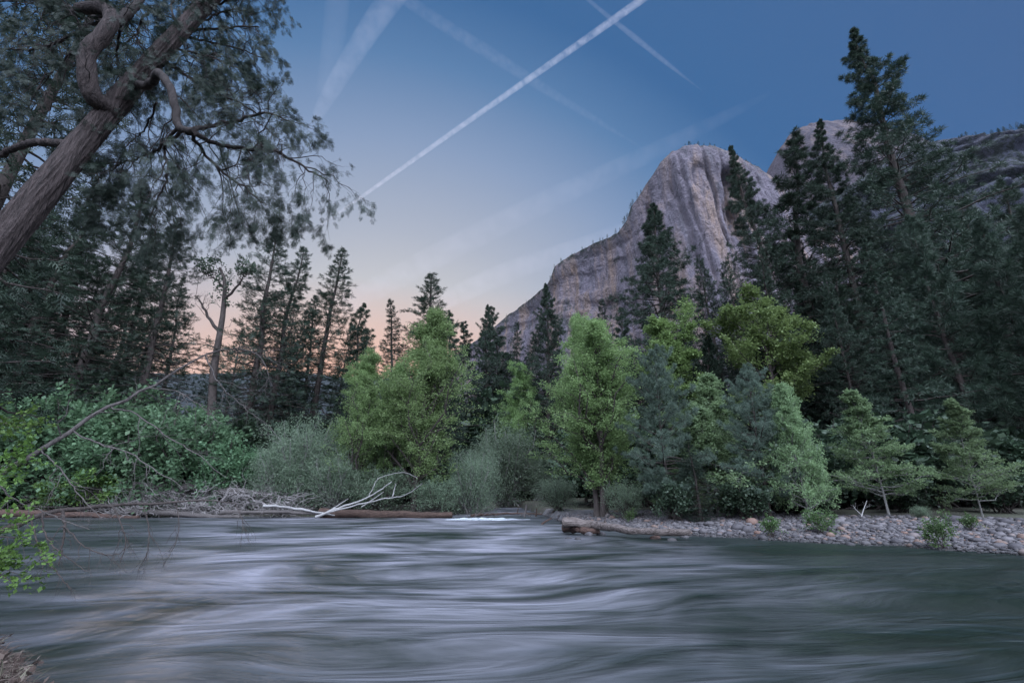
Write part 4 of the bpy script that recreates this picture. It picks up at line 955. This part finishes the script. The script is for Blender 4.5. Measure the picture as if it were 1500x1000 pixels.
deadwood('fallen_branch', 'long bare grey limb slanting up from the left edge across the green thicket', 'fallen branch', [
 ([(-60, 740, 6.6), (0, 697, 6.8), (55, 662, 7.0), (105, 630, 7.2), (165, 592, 7.5), (220, 568, 7.8), (260, 541, 8.0), (310, 516, 8.3), (350, 510, 8.5), (382, 512, 8.6)], .045, .005),
 ([(105, 632, 7.2), (140, 648, 7.1), (185, 662, 7.1), (230, 690, 7.0), (270, 715, 7.0)], .014, .005),
 ([(160, 596, 7.5), (200, 608, 7.3), (245, 640, 7.2), (290, 668, 7.2), (330, 700, 7.1)], .013, .004),
 ([(220, 568, 7.8), (262, 575, 7.7), (300, 600, 7.6), (325, 622, 7.5)], .012, .004),
 ([(300, 520, 8.2), (320, 560, 8.1), (350, 590, 8.1), (400, 628, 8.1)], .014, .003),
 ([(350, 510, 8.5), (378, 520, 8.4), (392, 545, 8.3), (388, 575, 8.3)], .012, .003),
 ([(60, 660, 7.0), (90, 690, 6.8), (120, 730, 6.7), (150, 760, 6.7)], .012, .004),
 ([(-10, 702, 6.8), (20, 730, 6.6), (70, 752, 6.5), (130, 775, 6.4)], .012, .004)], M['dead'], 21, kids=(14, 5), kl=(.85, .35), droop=-.15)
deadwood('fallen_branch', 'thin curved bare branch reaching over the water with twigs dipping into the river', 'fallen branch', [
 ([(-40, 790, 6.6), (20, 770, 6.9), (80, 749, 7.3), (150, 741, 7.7), (220, 738, 8.0), (290, 733, 8.3), (345, 738, 8.6)], .045, .006),
 ([(92, 748, 7.3), (94, 775, 7.1), (90, 805, 7.0), (85, 830, 6.9)], .02, .004),
 ([(165, 742, 7.7), (178, 770, 7.6), (184, 795, 7.5), (175, 825, 7.5)], .012, .004),
 ([(210, 742, 8.0), (218, 775, 7.9), (215, 810, 7.8), (200, 838, 7.7)], .01, .003),
 ([(258, 740, 8.2), (262, 770, 8.1), (255, 800, 8.0), (238, 828, 8.0)], .008, .003),
 ([(345, 738, 8.6), (355, 765, 8.5), (352, 800, 8.4)], .007, .002),
 ([(60, 756, 7.1), (70, 790, 6.8), (95, 815, 6.7), (130, 838, 6.6)], .013, .003),
 ([(45, 762, 7.0), (60, 810, 6.7), (85, 840, 6.5), (103, 862, 6.4)], .012, .003),
 ([(92, 770, 7.1), (125, 800, 6.9), (165, 812, 6.8), (195, 795, 6.8)], .009, .003)], M['bark_dark'], 23, kids=(13, 5), kl=(.5, .25), droop=-.3)
# leafy sprigs at the left edge
def sprigs(seed, pts, lb):
    rs = RS(seed); P = poly_at(pts, 14); b = P[0]
    root = empty('leafy_branch', b, 0, lb, 'leafy branch', 'green sprigs at the left edge')
    w = MB(); lf = MB(); R = np.linspace(.02, .004, 14); tubes(w, P-b, R, 6)
    B, BR, _ = spawn(P-b, R, 14, .1, 1, lambda t_, pl: .34+0*t_, rs, ang=.8, up=.1, npts=5, rf=.012, jit=.05); tubes(w, B, BR, 4)
    C, CR, _ = spawn(B, BR, 4, .2, 1, lambda t_, pl: .15+0*t_, rs, ang=.7, npts=4, rf=.012); tubes(w, C, CR, 3)
    stamps(lf, C, 8, .2, 1.1, LEAF, .055, rs, spread=.7, flat=.55, off=.015); stamps(lf, B, 8, .3, 1.05, LEAF, .055, rs, spread=.7, flat=.55)
    link('stem', w.mesh('sprig_stem', True), M['bark_dark'], root); link('leaves', lf.mesh('sprig_leaves'), M['near_leaf'], root)
sprigs(31, [(-90, 640, 6.3), (-40, 625, 6.3), (0, 618, 6.4), (25, 628, 6.5)], 'bright green leafy twig at the left edge level with the thicket')
sprigs(32, [(-90, 730, 6.3), (-50, 705, 6.2), (-10, 690, 6.2), (15, 676, 6.3)], 'bright green leafy twig where the slanting grey limb enters the picture')
sprigs(33, [(-90, 800, 6.2), (-50, 790, 6.0), (-10, 785, 6.0), (40, 790, 6.0)], 'green leafy twig spreading above the water under the curved branch')
sprigs(34, [(-90, 850, 5.8), (-60, 845, 5.8), (-20, 835, 5.8), (15, 850, 5.8)], 'lowest green leafy twig at the left edge over the water')

# ------------------------------------------------------------------ driftwood and logs on the far bank
def log(name, label, pts, r0, r1, mat_, cat='log', seed=1, stubs=0, group=None, sides=14):
    rs = RS(seed); P = smooth_poly(pts, 24); b = P[0].copy(); P = P-b; q_ = np.linspace(0, 6, 24); P += np.stack([0*q_, .12*vnoise(q_, 0*q_, seed), .05*vnoise(q_, 0*q_, seed+9.)], -1)*min(1, r0*4)+rs.normal(0, .014, P.shape)
    root = empty(name, b, 0, label, cat, group); mb = MB(); n = 24
    R = np.linspace(r0, r1, n)*(1+.1*rs.normal(0, .5, n)); th = np.arange(sides)*2*PI/sides
    T = norm(np.gradient(P, axis=0)); U = norm(np.cross(T, np.array([0, 0, 1.]))); W = np.cross(T, U)
    rr = 1+.26*vnoise(np.cos(th)[None]*1.6+0*R[:, None], np.sin(th)[None]*1.6, np.linspace(0, 8, n)[:, None], seed)
    V = P[:, None]+(R[:, None]*rr)[..., None]*(np.cos(th)[None, :, None]*U[:, None]+np.sin(th)[None, :, None]*W[:, None])
    idx = np.arange(n*sides).reshape(n, sides)
    mb.add(V.reshape(-1, 3), np.stack([idx[:-1], np.roll(idx[:-1], -1, 1), np.roll(idx[1:], -1, 1), idx[1:]], -1).reshape(-1, 4))
    for e in (0, n-1):
        k = 0 if e == 0 else n-1; dirn = -T[0] if e == 0 else T[-1]
        ring = V[k]; c = P[k]+dirn*R[k]*.25
        inner = P[k]+(ring-P[k])*.55+dirn*R[k]*.35*rs.rand(sides, 1)
        VV = np.vstack([ring, inner, c]); FF = [[j, (j+1) % sides, sides+(j+1) % sides, sides+j] for j in range(sides)]
        mb.add(VV, FF); mb.add(VV, [[sides+j, sides+(j+1) % sides, 2*sides] for j in range(sides)])
    link('trunk', mb.mesh('log', True), mat_, root)
    if stubs:
        for q in range(stubs):
            m2 = MB(); B, BR, _ = spawn(P[None], R[None], 1, .1+.85*q/stubs, .1+.85*(q+.6)/stubs, lambda t_, pl: rs.uniform(.35, 1.0, t_.shape), rs, ang=1.0, up=.4, npts=5, rf=.05, jit=.04)
            tubes(m2, B, BR, 6); link('branch_stub', m2.mesh('stub', True), mat_, root)
    return root
def onbar(px, py, z=.2):
    u = (500-py)/FPX; yw = cp-u*sp; zw = sp+u*cp; Y = (CH-z)/(-zw)*yw
    return np.array([(px-750)/FPX/yw*Y, Y, z])
log('fallen_log', 'long weathered grey log lying along the head of the gravel bar', [onbar(824, 764, .55), onbar(868, 767, .48), onbar(930, 776, .33), onbar(1010, 781, .26)],   .20, .12, M['log'], seed=3, stubs=3)
log('driftwood_log', 'short broken reddish log wedged under the thick end of the long log', [onbar(828, 772, .25), onbar(850, 776, .22), onbar(876, 777, .2)], .2, .12, M['redlog'], seed=4)
log('fallen_log', 'long brown log lying at the waterline on the far left', [at(-30, 752.5, 36.0)*[1, 1, 0]+[0, 0, .30], at(90, 753, 36.5)*[1, 1, 0]+[0, 0, .2], at(205, 753, 35.9)*[1, 1, 0]+[0, 0, .02]], .30, .14, M['redlog'], seed=5, stubs=3)
log('fallen_log', 'shorter brown log half sunk at the waterline below the brush pile', [at(178, 752.5, 37.0)*[1, 1, 0]+[0, 0, .42], at(270, 753, 36.4)*[1, 1, 0]+[0, 0, .22], at(352, 753, 35.6)*[1, 1, 0]+[0, 0, .05]], .24, .12, M['dead'], seed=15, stubs=3)
log('fallen_log', 'thick grey log resting higher up behind the brush pile', [np.array([at(200, 706, 38.6)[0], 38.6, 2.25]), np.array([at(300, 706, 38.4)[0], 38.4, 2.0]), np.array([at(402, 712, 38.2)[0], 38.2, 1.55])], .34, .24, M['dead'], seed=6, stubs=2)
log('fallen_log', 'long dark wet log floating along the bank below the cottonwoods', [at(468, 751, 36.3)*[1, 1, 0]+[0, 0, .3], at(560, 752, 35.9)*[1, 1, 0]+[0, 0, .26], at(662, 754, 35.9)*[1, 1, 0]+[0, 0, .16]], .34, .2, M['wetlog'], seed=7)
log('driftwood_log', 'pale slender log at the waterline left of the bleached fallen tree', [at(325, 750, 36)*[1, 1, 0]+[0, 0, .35], at(400, 748, 35.9)*[1, 1, 0]+[0, 0, .42], at(478, 752, 35.8)*[1, 1, 0]+[0, 0, .3]], .15, .1, M['dead'], seed=8, stubs=3)
log('driftwood_log', 'thin crooked pole lying over the pale slender log', [at(385, 747, 36.2)*[1, 1, 0]+[0, 0, .85], at(440, 746, 35.8)*[1, 1, 0]+[0, 0, .6], at(490, 751, 35.4)*[1, 1, 0]+[0, 0, .2]], .1, .05, M['bleached'], seed=9, stubs=2)
log('driftwood_log', 'thin dark pole lying across the mouth of the side channel', [at(690, 752, 37)*[1, 1, 0]+[0, 0, .12], at(740, 751, 40)*[1, 1, 0]+[0, 0, .12], at(795, 751, 40)*[1, 1, 0]+[0, 0, .1]], .1, .05, M['wetlog'], seed=10, stubs=2)
deadwood('fallen_tree', 'bleached white fallen tree with forked bare limbs at the water edge', 'fallen tree', [
 ([(462, 757, 35), (500, 742, 35), (540, 728, 34.9), (575, 705, 34.8)], .10, .03), ([(480, 750, 35), (520, 740, 34.8), (560, 730, 34.6), (590, 726, 34.5), (618, 708, 34.4)], .065, .012),
 ([(540, 728, 34.9), (547, 713, 35), (556, 700, 35.1), (590, 692, 35.2), (612, 700, 35.2)], .03, .012), ([(575, 727, 34.6), (578, 715, 34.7), (580, 708, 34.7)], .04, .015),
 ([(530, 742, 34.8), (548, 730, 34.6), (562, 720, 34.5)], .05, .02), ([(470, 755, 35.1), (492, 742, 35.3), (510, 730, 35.5)], .06, .02)], M['bleached'], 41, kids=(3, 2), kl=(.6, .25), droop=.15, part='limb')
deadwood('bare_snag', 'small dark snag sticking out of the side channel', 'snag', [([(768, 757, 34), (770, 748, 34), (771, 739, 34)], .09, .04), ([(762, 755, 34), (769, 752, 34), (778, 756, 34)], .05, .03)], M['dead'], 42, kids=(0, 0))
deadwood('bare_snag', 'short leaning stick in the shallows left of the long log', 'snag', [([(793, 768, 29), (800, 763, 29), (808, 759, 29)], .06, .04)], M['wetlog'], 43, kids=(0, 0))
deadwood('bare_snag', 'thin broken stake standing in the side channel', 'snag', [([(785, 756, 36), (786, 749, 36), (786, 744, 36)], .06, .03)], M['wetlog'], 46, kids=(0, 0))
deadwood('dead_sapling', 'bare reddish twiggy bush bent by the current where the white water breaks', 'dead bush', [([(690, 762, 34), (703, 750, 34), (716, 742, 34)], .03, .01), ([(700, 762, 34), (712, 752, 34), (730, 744, 34)], .03, .01), ([(694, 762, 34), (698, 748, 34), (700, 738, 34)], .03, .01),
   ([(705, 762, 34), (720, 757, 34), (738, 752, 34)], .02, .008), ([(686, 760, 34), (684, 748, 34), (680, 738, 34)], .025, .01)], M['dead'], 44, kids=(6, 4), kl=(.7, .35), droop=.1)
deadwood('dead_sapling', 'small pale dead sapling at the back of the gravel bar between the alders', 'dead bush', [([(1262, 756, 24), (1266, 744, 24), (1270, 733, 24)], .03, .01), ([(1262, 754, 24), (1254, 746, 24), (1250, 740, 24)], .02, .008)], M['bleached'], 45, kids=(6, 4), kl=(.45, .2), droop=.1)
# brush pile: a tangle nobody could count
rs = RS(51); b = np.array([at(300, 735, 37.2)[0], 37.2, .3]); m_ = 800
xx = rs.uniform(-7.0, 7.5, m_); env = np.interp(xx, [-7, -3, 2, 5, 7.5], [.8, 1.7, 1.9, 1.6, .9])
P0 = np.stack([xx, rs.uniform(-.9, 1.4, m_), rs.rand(m_)**1.4*env-.2], -1)
az = rs.rand(m_)*6.28; el = rs.normal(.25, .4, m_); D = np.stack([np.cos(az)*np.cos(el), np.sin(az)*np.cos(el)*.6, np.sin(el)], -1); L = rs.uniform(.5, 2.2, m_)
sl = np.linspace(0, 1, 6); P = P0[:, None]+D[:, None]*(L[:, None]*sl)[..., None]+rs.normal(0, .05, (m_, 6, 3))*L[:, None, None]; P[..., 2] -= (.25*L*rs.uniform(-.3, 1, m_))[:, None]*sl**2
R = (rs.uniform(.012, .045, m_))[:, None]*(1-.7*sl)
mb = MB(); tubes(mb, P, R, 4, a=rs.rand(m_)); B, BR, _ = spawn(P, R, 3, .3, 1, lambda t_, pl: .4*pl, rs, ang=.6, npts=4, rf=.01); tubes(mb, B, BR, 3)
o = link('brush_pile', mb.mesh('brush', True), M['grey_wood']); o.location = b; tag(o, 'tangled pile of grey dead branches and twigs on the far left bank', 'brush pile', kind='stuff')
# flood litter along the shoreline right of the bleached tree
mb = MB(); m_ = 260; rs = RS(52); px_ = rs.uniform(400, 720, m_); X = (px_-750)/FPX/1.07*37; Yb = bankline(X)+rs.uniform(-.2, 1.6, m_)
P0 = np.stack([X, Yb, gz(X, Yb)+.05], -1); az = rs.rand(m_)*6.28; el = np.abs(rs.normal(.2, .35, m_)); D = np.stack([np.cos(az)*np.cos(el), np.sin(az)*np.cos(el), np.sin(el)], -1); L = rs.uniform(.3, 1.6, m_); sl = np.linspace(0, 1, 5)
P = P0[:, None]+D[:, None]*(L[:, None]*sl)[..., None]+rs.normal(0, .05, (m_, 5, 3))*L[:, None, None]; tubes(mb, P, rs.uniform(.01, .035, m_)[:, None]*(1-.7*sl), 4)
o = link('flood_debris', mb.mesh('debris', True), M['dead']); tag(o, 'scattered grey sticks washed up along the bank below the cottonwoods', 'driftwood', kind='stuff')

# ------------------------------------------------------------------ stones
def ico():
    t = (1+5**.5)/2
    V = np.array([[-1, t, 0], [1, t, 0], [-1, -t, 0], [1, -t, 0], [0, -1, t], [0, 1, t], [0, -1, -t], [0, 1, -t], [t, 0, -1], [t, 0, 1], [-t, 0, -1], [-t, 0, 1]]); V /= np.linalg.norm(V[0])
    F = [[0, 11, 5], [0, 5, 1], [0, 1, 7], [0, 7, 10], [0, 10, 11], [1, 5, 9], [5, 11, 4], [11, 10, 2], [10, 7, 6], [7, 1, 8], [3, 9, 4], [3, 4, 2], [3, 2, 6], [3, 6, 8], [3, 8, 9], [4, 9, 5], [2, 4, 11], [6, 2, 10], [8, 6, 7], [9, 8, 1]]
    return V, np.array(F)
IV, IF = ico()
def subdiv(V, F):
    V = [tuple(v) for v in V]; c = {}; G = []
    def mid(a, b):
        k = (min(a, b), max(a, b))
        if k not in c:
            p = (np.array(V[a])+np.array(V[b])); p = p/np.linalg.norm(p); V.append(tuple(p)); c[k] = len(V)-1
        return c[k]
    for a, b, d_ in F:
        x, y, z = mid(a, b), mid(b, d_), mid(d_, a); G += [[a, x, z], [b, y, x], [d_, z, y], [x, y, z]]
    return np.array(V), np.array(G)
IV2, IF2 = subdiv(IV, IF); IV3, IF3 = subdiv(IV2, IF2)
rs = RS(61); N = 52000
Yc_ = rs.uniform(9, 33, N); px = rs.uniform(760, 1620, N); X = (px-750)/FPX/1.08*Yc_
d_ = Yc_-bankline(X); keep = (d_ > -.5) & (d_ < 13.5) & (X > 1.2)
X, Yc_, d_ = X[keep], Yc_[keep], d_[keep]; n_ = len(X); size = np.clip(np.exp(rs.normal(-3.55, .65, n_)), .02, .34)*np.interp(d_, [-.5, 1, 10], [.8, 1, 1.15])
ax = size[:, None]*np.stack([rs.uniform(.9, 1.4, n_), rs.uniform(.8, 1.15, n_), rs.uniform(.45, .8, n_)], -1)
an = rs.rand(n_)*6.28; c_, s_ = np.cos(an), np.sin(an)
V = IV2[None]*ax[:, None]*(1+rs.normal(0, .07, (n_, len(IV2), 1)))
V = np.stack([V[..., 0]*c_[:, None]-V[..., 1]*s_[:, None], V[..., 0]*s_[:, None]+V[..., 1]*c_[:, None], V[..., 2]], -1)
V += np.stack([X, Yc_, gz(X, Yc_)+size*.25], -1)[:, None]
mb = MB(); mb.add(V.reshape(-1, 3), (IF2[None]+(np.arange(n_)*len(IV2))[:, None, None]).reshape(-1, 3), np.repeat(rs.rand(n_), len(IV2)))
o = link('river_cobbles', mb.mesh('cobbles', True), M['stones']); tag(o, 'rounded grey and rusty cobbles covering the gravel bar', 'cobbles', kind='stuff')
for i, (px, py, r, tone, lb) in enumerate([(880, 771, .28, .40, 'pale tan boulder against the thick end of the long log'), (862, 772, .3, .45, 'rounded grey rock at the left of the pale tan boulder'), (846, 776, .2, .65, 'small light rock at the water edge left of the log'),
     (1003, 786, .26, .62, 'light grey boulder at the thin end of the long log'), (960, 787, .26, 1.0, 'rusty red rock sitting in the shallows below the long log'), (984, 789, .2, .6, 'flat pale rock awash beside the rusty red rock'),
     (832, 775, .16, .4, 'small grey rock left of the log in the shallows'), (1294, 771, .17, .93, 'rusty orange stone in the middle of the gravel bar'), (1342, 783, .2, .98, 'wide rusty stone behind the bush closest to the water'), (1464, 786, .18, .96, 'rusty stone near the right edge of the gravel bar')]):
    p = onbar(px, py, .05 if py > 784 and px < 1200 else .35); q = RS(100+i); r = r*.72; V = IV3*np.array([r*1.35, r, r*.75])*(1+.16*vnoise(IV3[:, 0]*1.7+i, IV3[:, 1]*1.7, IV3[:, 2]*1.7, i))[:, None]
    mb = MB(); mb.add(V, IF3, tone); o = link('rock', mb.mesh('rock', True), M['stones']); o.location = (p[0], p[1], max(float(gz(p[0], p[1])), -.05)+r*.25); o.rotation_euler = (0, 0, q.rand()*3); tag(o, lb, 'rock', 'larger rocks on the gravel bar')

# near bank tuft bottom-left
rs = RS(71); N = 5000
X = rs.uniform(-5.8, -3.0, N); Y = rs.uniform(3.2, 5.6, N); Z = gz(X, Y); k = Z > .05; X, Y, Z = X[k], Y[k], Z[k]; N = len(X)
az = rs.rand(N)*6.28; el = np.clip(rs.normal(.5, .45, N), .02, 1.5); D = np.stack([np.cos(az)*np.cos(el), np.sin(az)*np.cos(el), np.sin(el)], -1); L = rs.uniform(.05, .3, N); sl = np.linspace(0, 1, 5)
P = np.stack([X, Y, Z], -1)[:, None]+D[:, None]*(L[:, None]*sl)[..., None]; P[..., 2] -= (.35*L)[:, None]*sl**2
mb = MB(); tubes(mb, P, np.full((N, 1), .0035)*(1-.8*sl), 3, a=rs.rand(N)*.9)
k = rs.rand(N) < .05; tubes(mb, P[k]*1, np.full((k.sum(), 1), .010)*(1-.6*sl), 4, a=.88)
stamps(mb, P[k], 4, 0, 1, LEAF, .07, rs, spread=1.)
o = link('dry_grass', mb.mesh('dry_grass'), M['drygrass']); tag(o, 'dry brown grass, roots and bits of bark on the near bank in the bottom left corner', 'dry grass', kind='stuff')

# white water where the current breaks
mb = MB(); V, F = grid_mesh(np.linspace(-3.2, 3.2, 60), np.linspace(-.8, .8, 24), lambda x, y: .03+.09*np.clip(1-(x/3.2)**2, 0, 1)*np.clip(1-(y/.8)**2, 0, 1)*(1+.9*fbm(x*1.6, y*4, 0, 3, 2))-.06*((np.abs(x) > 3) | (np.abs(y) > .75)))
mb.add(V, F); o = link('white_water', mb.mesh('foam', True), M['foam']); o.location = (-1.6, 33.4, -.02); tag(o, 'white water breaking at the mouth of the side channel', 'rapids', kind='stuff')

# ------------------------------------------------------------------ contrails, high above the valley
def contrail(name, label, pts, dens, seed, alt=7000., feather=1.0, mot=.5):
    """pts: (px, py, half width in px); all at one altitude"""
    C = []; R = []
    for px, py, w in pts:
        x = (px-750)/FPX; u = (500-py)/FPX; yw = cp-u*sp; zw = sp+u*cp; s_ = (alt-CH)/zw
        C.append([x*s_, yw*s_, alt]); R.append(w/FPX*s_)
    n = 40; P = smooth_poly(C, n); R = np.interp(np.linspace(0, 1, n), np.linspace(0, 1, len(R)), R)
    b = P[n//2].copy(); mb = MB(); tubes(mb, P-b, R, 16, cap=True)
    m, nt, bb = mat(name+'_vapour'); nt.nodes.remove(bb)
    vs = nt.nodes.new('ShaderNodeVolumePrincipled'); vs.inputs['Color'].default_value = (.98, .93, .93, 1); vs.inputs['Anisotropy'].default_value = .2
    mr = float(np.mean(R)); vv = coords(nt, (1/(4*mr),)*3); nn = noise(nt, vv, 1.6*feather, 4, .65, .5)
    r = ramp(nt, [(.38, 1-mot), (.62, 1+0*mot)], nn)
    nt.links.new(mth(nt, 'MULTIPLY', r.outputs[0], dens/float(np.mean(R))), vs.inputs['Density'])
    nt.links.new(vs.outputs[0], nt.nodes['Material Output'].inputs['Volume'])
    o = link('contrail', mb.mesh('contrail', True), m); o.location = b; tag(o, label, 'contrail', 'contrails across the evening sky')
    return o
contrail('c1', 'bright narrow contrail running from the twin cedars up to the top centre', [(440, 350, .6), (520, 295, 2.4), (640, 210, 3.6), (780, 112, 4.6), (900, 28, 5.6), (990, -36, 6)], .15, 1, feather=.9, mot=.75)
contrail('c2', 'wide fuzzy pink contrail beside the overhanging branches', [(448, 200, 2), (470, 160, 9), (490, 125, 12), (530, 60, 15), (585, -20, 18), (620, -70, 20)], .045, 2, feather=1.6, mot=.8)
contrail('c3', 'faint broken contrail crossing under the bright one', [(575, -15, 9), (640, 30, 9), (720, 80, 9), (790, 125, 7), (880, 180, 4), (950, 222, .5)], .022, 3, feather=2, mot=.9)
contrail('c4', 'short thin contrail crossing the bright one near the top', [(840, -20, 2.5), (880, 15, 3), (930, 55, 4), (980, 95, 3), (1030, 134, .5)], .03, 4)
contrail('c5', 'broad faded contrail band stretching toward the big cliff', [(500, 450, 16), (620, 385, 18), (780, 305, 17), (930, 235, 14), (1060, 172, 9), (1150, 125, 1)], .028, 5, feather=1.5, mot=.9)
contrail('c6', 'short hazy contrail above the sloping cliff rim', [(640, 445, 14), (740, 400, 16), (840, 365, 14), (930, 330, 10)], .05, 6, feather=1.6, mot=.9)
contrail('c7', 'pale pink smear of old contrail at the top left of the sky', [(475, 140, 12), (488, 60, 16), (497, -30, 18)], .018, 7, feather=1.6, mot=.6)

# ------------------------------------------------------------------ air
HAZE = True
if HAZE:
    x0, x1, y0, y1, z0, z1 = -4600, 4600, -400, 6200, -4., 1150
    V = np.array([[x, y, z] for x in (x0, x1) for y in (y0, y1) for z in (z0, z1)], float)
    F = np.array([[0, 1, 3, 2], [4, 6, 7, 5], [0, 4, 5, 1], [2, 3, 7, 6], [0, 2, 6, 4], [1, 5, 7, 3]])
    mb = MB(); mb.add(V, F); m, nt, bb = mat('air'); nt.nodes.remove(bb)
    vs = nt.nodes.new('ShaderNodeVolumePrincipled'); vs.inputs['Color'].default_value = (.80, .82, .95, 1); vs.inputs['Density'].default_value = .000008; vs.inputs['Anisotropy'].default_value = .0
    nt.links.new(vs.outputs[0], nt.nodes['Material Output'].inputs['Volume'])
    link('haze', mb.mesh('haze'), m, kind='stuff')

# ------------------------------------------------------------------ sky and light
SUN_AZ = math.atan2(-.475, .88); SUN_EL = math.radians(9)   # over the left bank
W = bpy.data.worlds.new('World'); S.world = W; W.use_nodes = True; nt = W.node_tree
bg = nt.nodes['Background']; out = nt.nodes['World Output']
tc = nt.nodes.new('ShaderNodeTexCoord')
nrm = nt.nodes.new('ShaderNodeVectorMath'); nrm.operation = 'NORMALIZE'; nt.links.new(tc.outputs['Generated'], nrm.inputs[0])
def dot(v):
    n = nt.nodes.new('ShaderNodeVectorMath'); n.operation = 'DOT_PRODUCT'; nt.links.new(nrm.outputs[0], n.inputs[0]); n.inputs[1].default_value = v; return n.outputs['Value']
g = dot((-.258, .962, -.087))
ang = mth(nt, 'DIVIDE', mth(nt, 'ARCCOSINE', g), PI)
k = 1/180.
r = ramp(nt, [(0, lin((244, 196, 170))), (20*k, lin((226, 204, 194))), (30*k, lin((196, 197, 203))), (36*k, lin((173, 181, 198))), (46*k, lin((136, 157, 190))), (54*k, lin((92, 129, 173))),
              (61*k, lin((62, 105, 155))), (74*k, lin((66, 103, 152))), (86*k, lin((69, 100, 147))), (97*k, lin((70, 100, 148))), (1, lin((90, 115, 158)))], ang)
z = dot((0, 0, 1)); yv = dot((0, 1, 0)); xv = dot((1, 0, 0))
# orange-pink band low over the left bank
low = mth(nt, 'MULTIPLY', ramp(nt, [(.24, 1), (.42, 0)], z).outputs[0], ramp(nt, [(.70, 0), (.93, 1)], g).outputs[0])
# added fill: unseen high sky behind the camera, boosted well beyond the visible sky
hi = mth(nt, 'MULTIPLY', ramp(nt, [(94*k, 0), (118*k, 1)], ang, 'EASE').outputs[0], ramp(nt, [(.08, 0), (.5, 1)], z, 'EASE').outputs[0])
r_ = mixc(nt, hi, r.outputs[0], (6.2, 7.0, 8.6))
c = mixc(nt, mth(nt, 'MULTIPLY', low, .65), r_, lin((242, 178, 150)))
sky = nt.nodes.new('ShaderNodeTexSky'); sky.sky_type = 'NISHITA'; sky.sun_disc = False
sky.sun_elevation = SUN_EL; sky.sun_rotation = SUN_AZ; sky.air_density = 1.2; sky.dust_density = 1.5
c2 = mixc(nt, 1.0, c, mixc(nt, 1.0, sky.outputs[0], (.001, .001, .001), 'MULTIPLY'), 'ADD')
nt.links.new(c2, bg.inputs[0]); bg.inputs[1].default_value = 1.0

sd = bpy.data.lights.new('sun', 'SUN'); sd.energy = .9; sd.angle = math.radians(22); sd.color = (1, .80, .72)
so = bpy.data.objects.new('sun', sd); COL.objects.link(so)
dv = Vector((math.sin(SUN_AZ)*math.cos(SUN_EL), math.cos(SUN_AZ)*math.cos(SUN_EL), math.sin(SUN_EL)))
so.rotation_euler = dv.to_track_quat('Z', 'Y').to_euler(); so.location = (0, 0, 60)

S.render.engine = 'CYCLES'; cy = S.cycles
cy.max_bounces = 7; cy.diffuse_bounces = 5; cy.glossy_bounces = 3; cy.transmission_bounces = 3; cy.volume_bounces = 0; cy.transparent_max_bounces = 8
cy.use_denoising = True; cy.use_adaptive_sampling = True; cy.adaptive_threshold = .015; cy.sample_clamp_indirect = 4
cy.volume_step_rate = 4; cy.volume_max_steps = 64
S.render.resolution_x = 1024; S.render.resolution_y = 682
S.view_settings.view_transform = 'Standard'; S.view_settings.look = 'None'; S.view_settings.gamma = 1; S.view_settings.exposure = 0.0
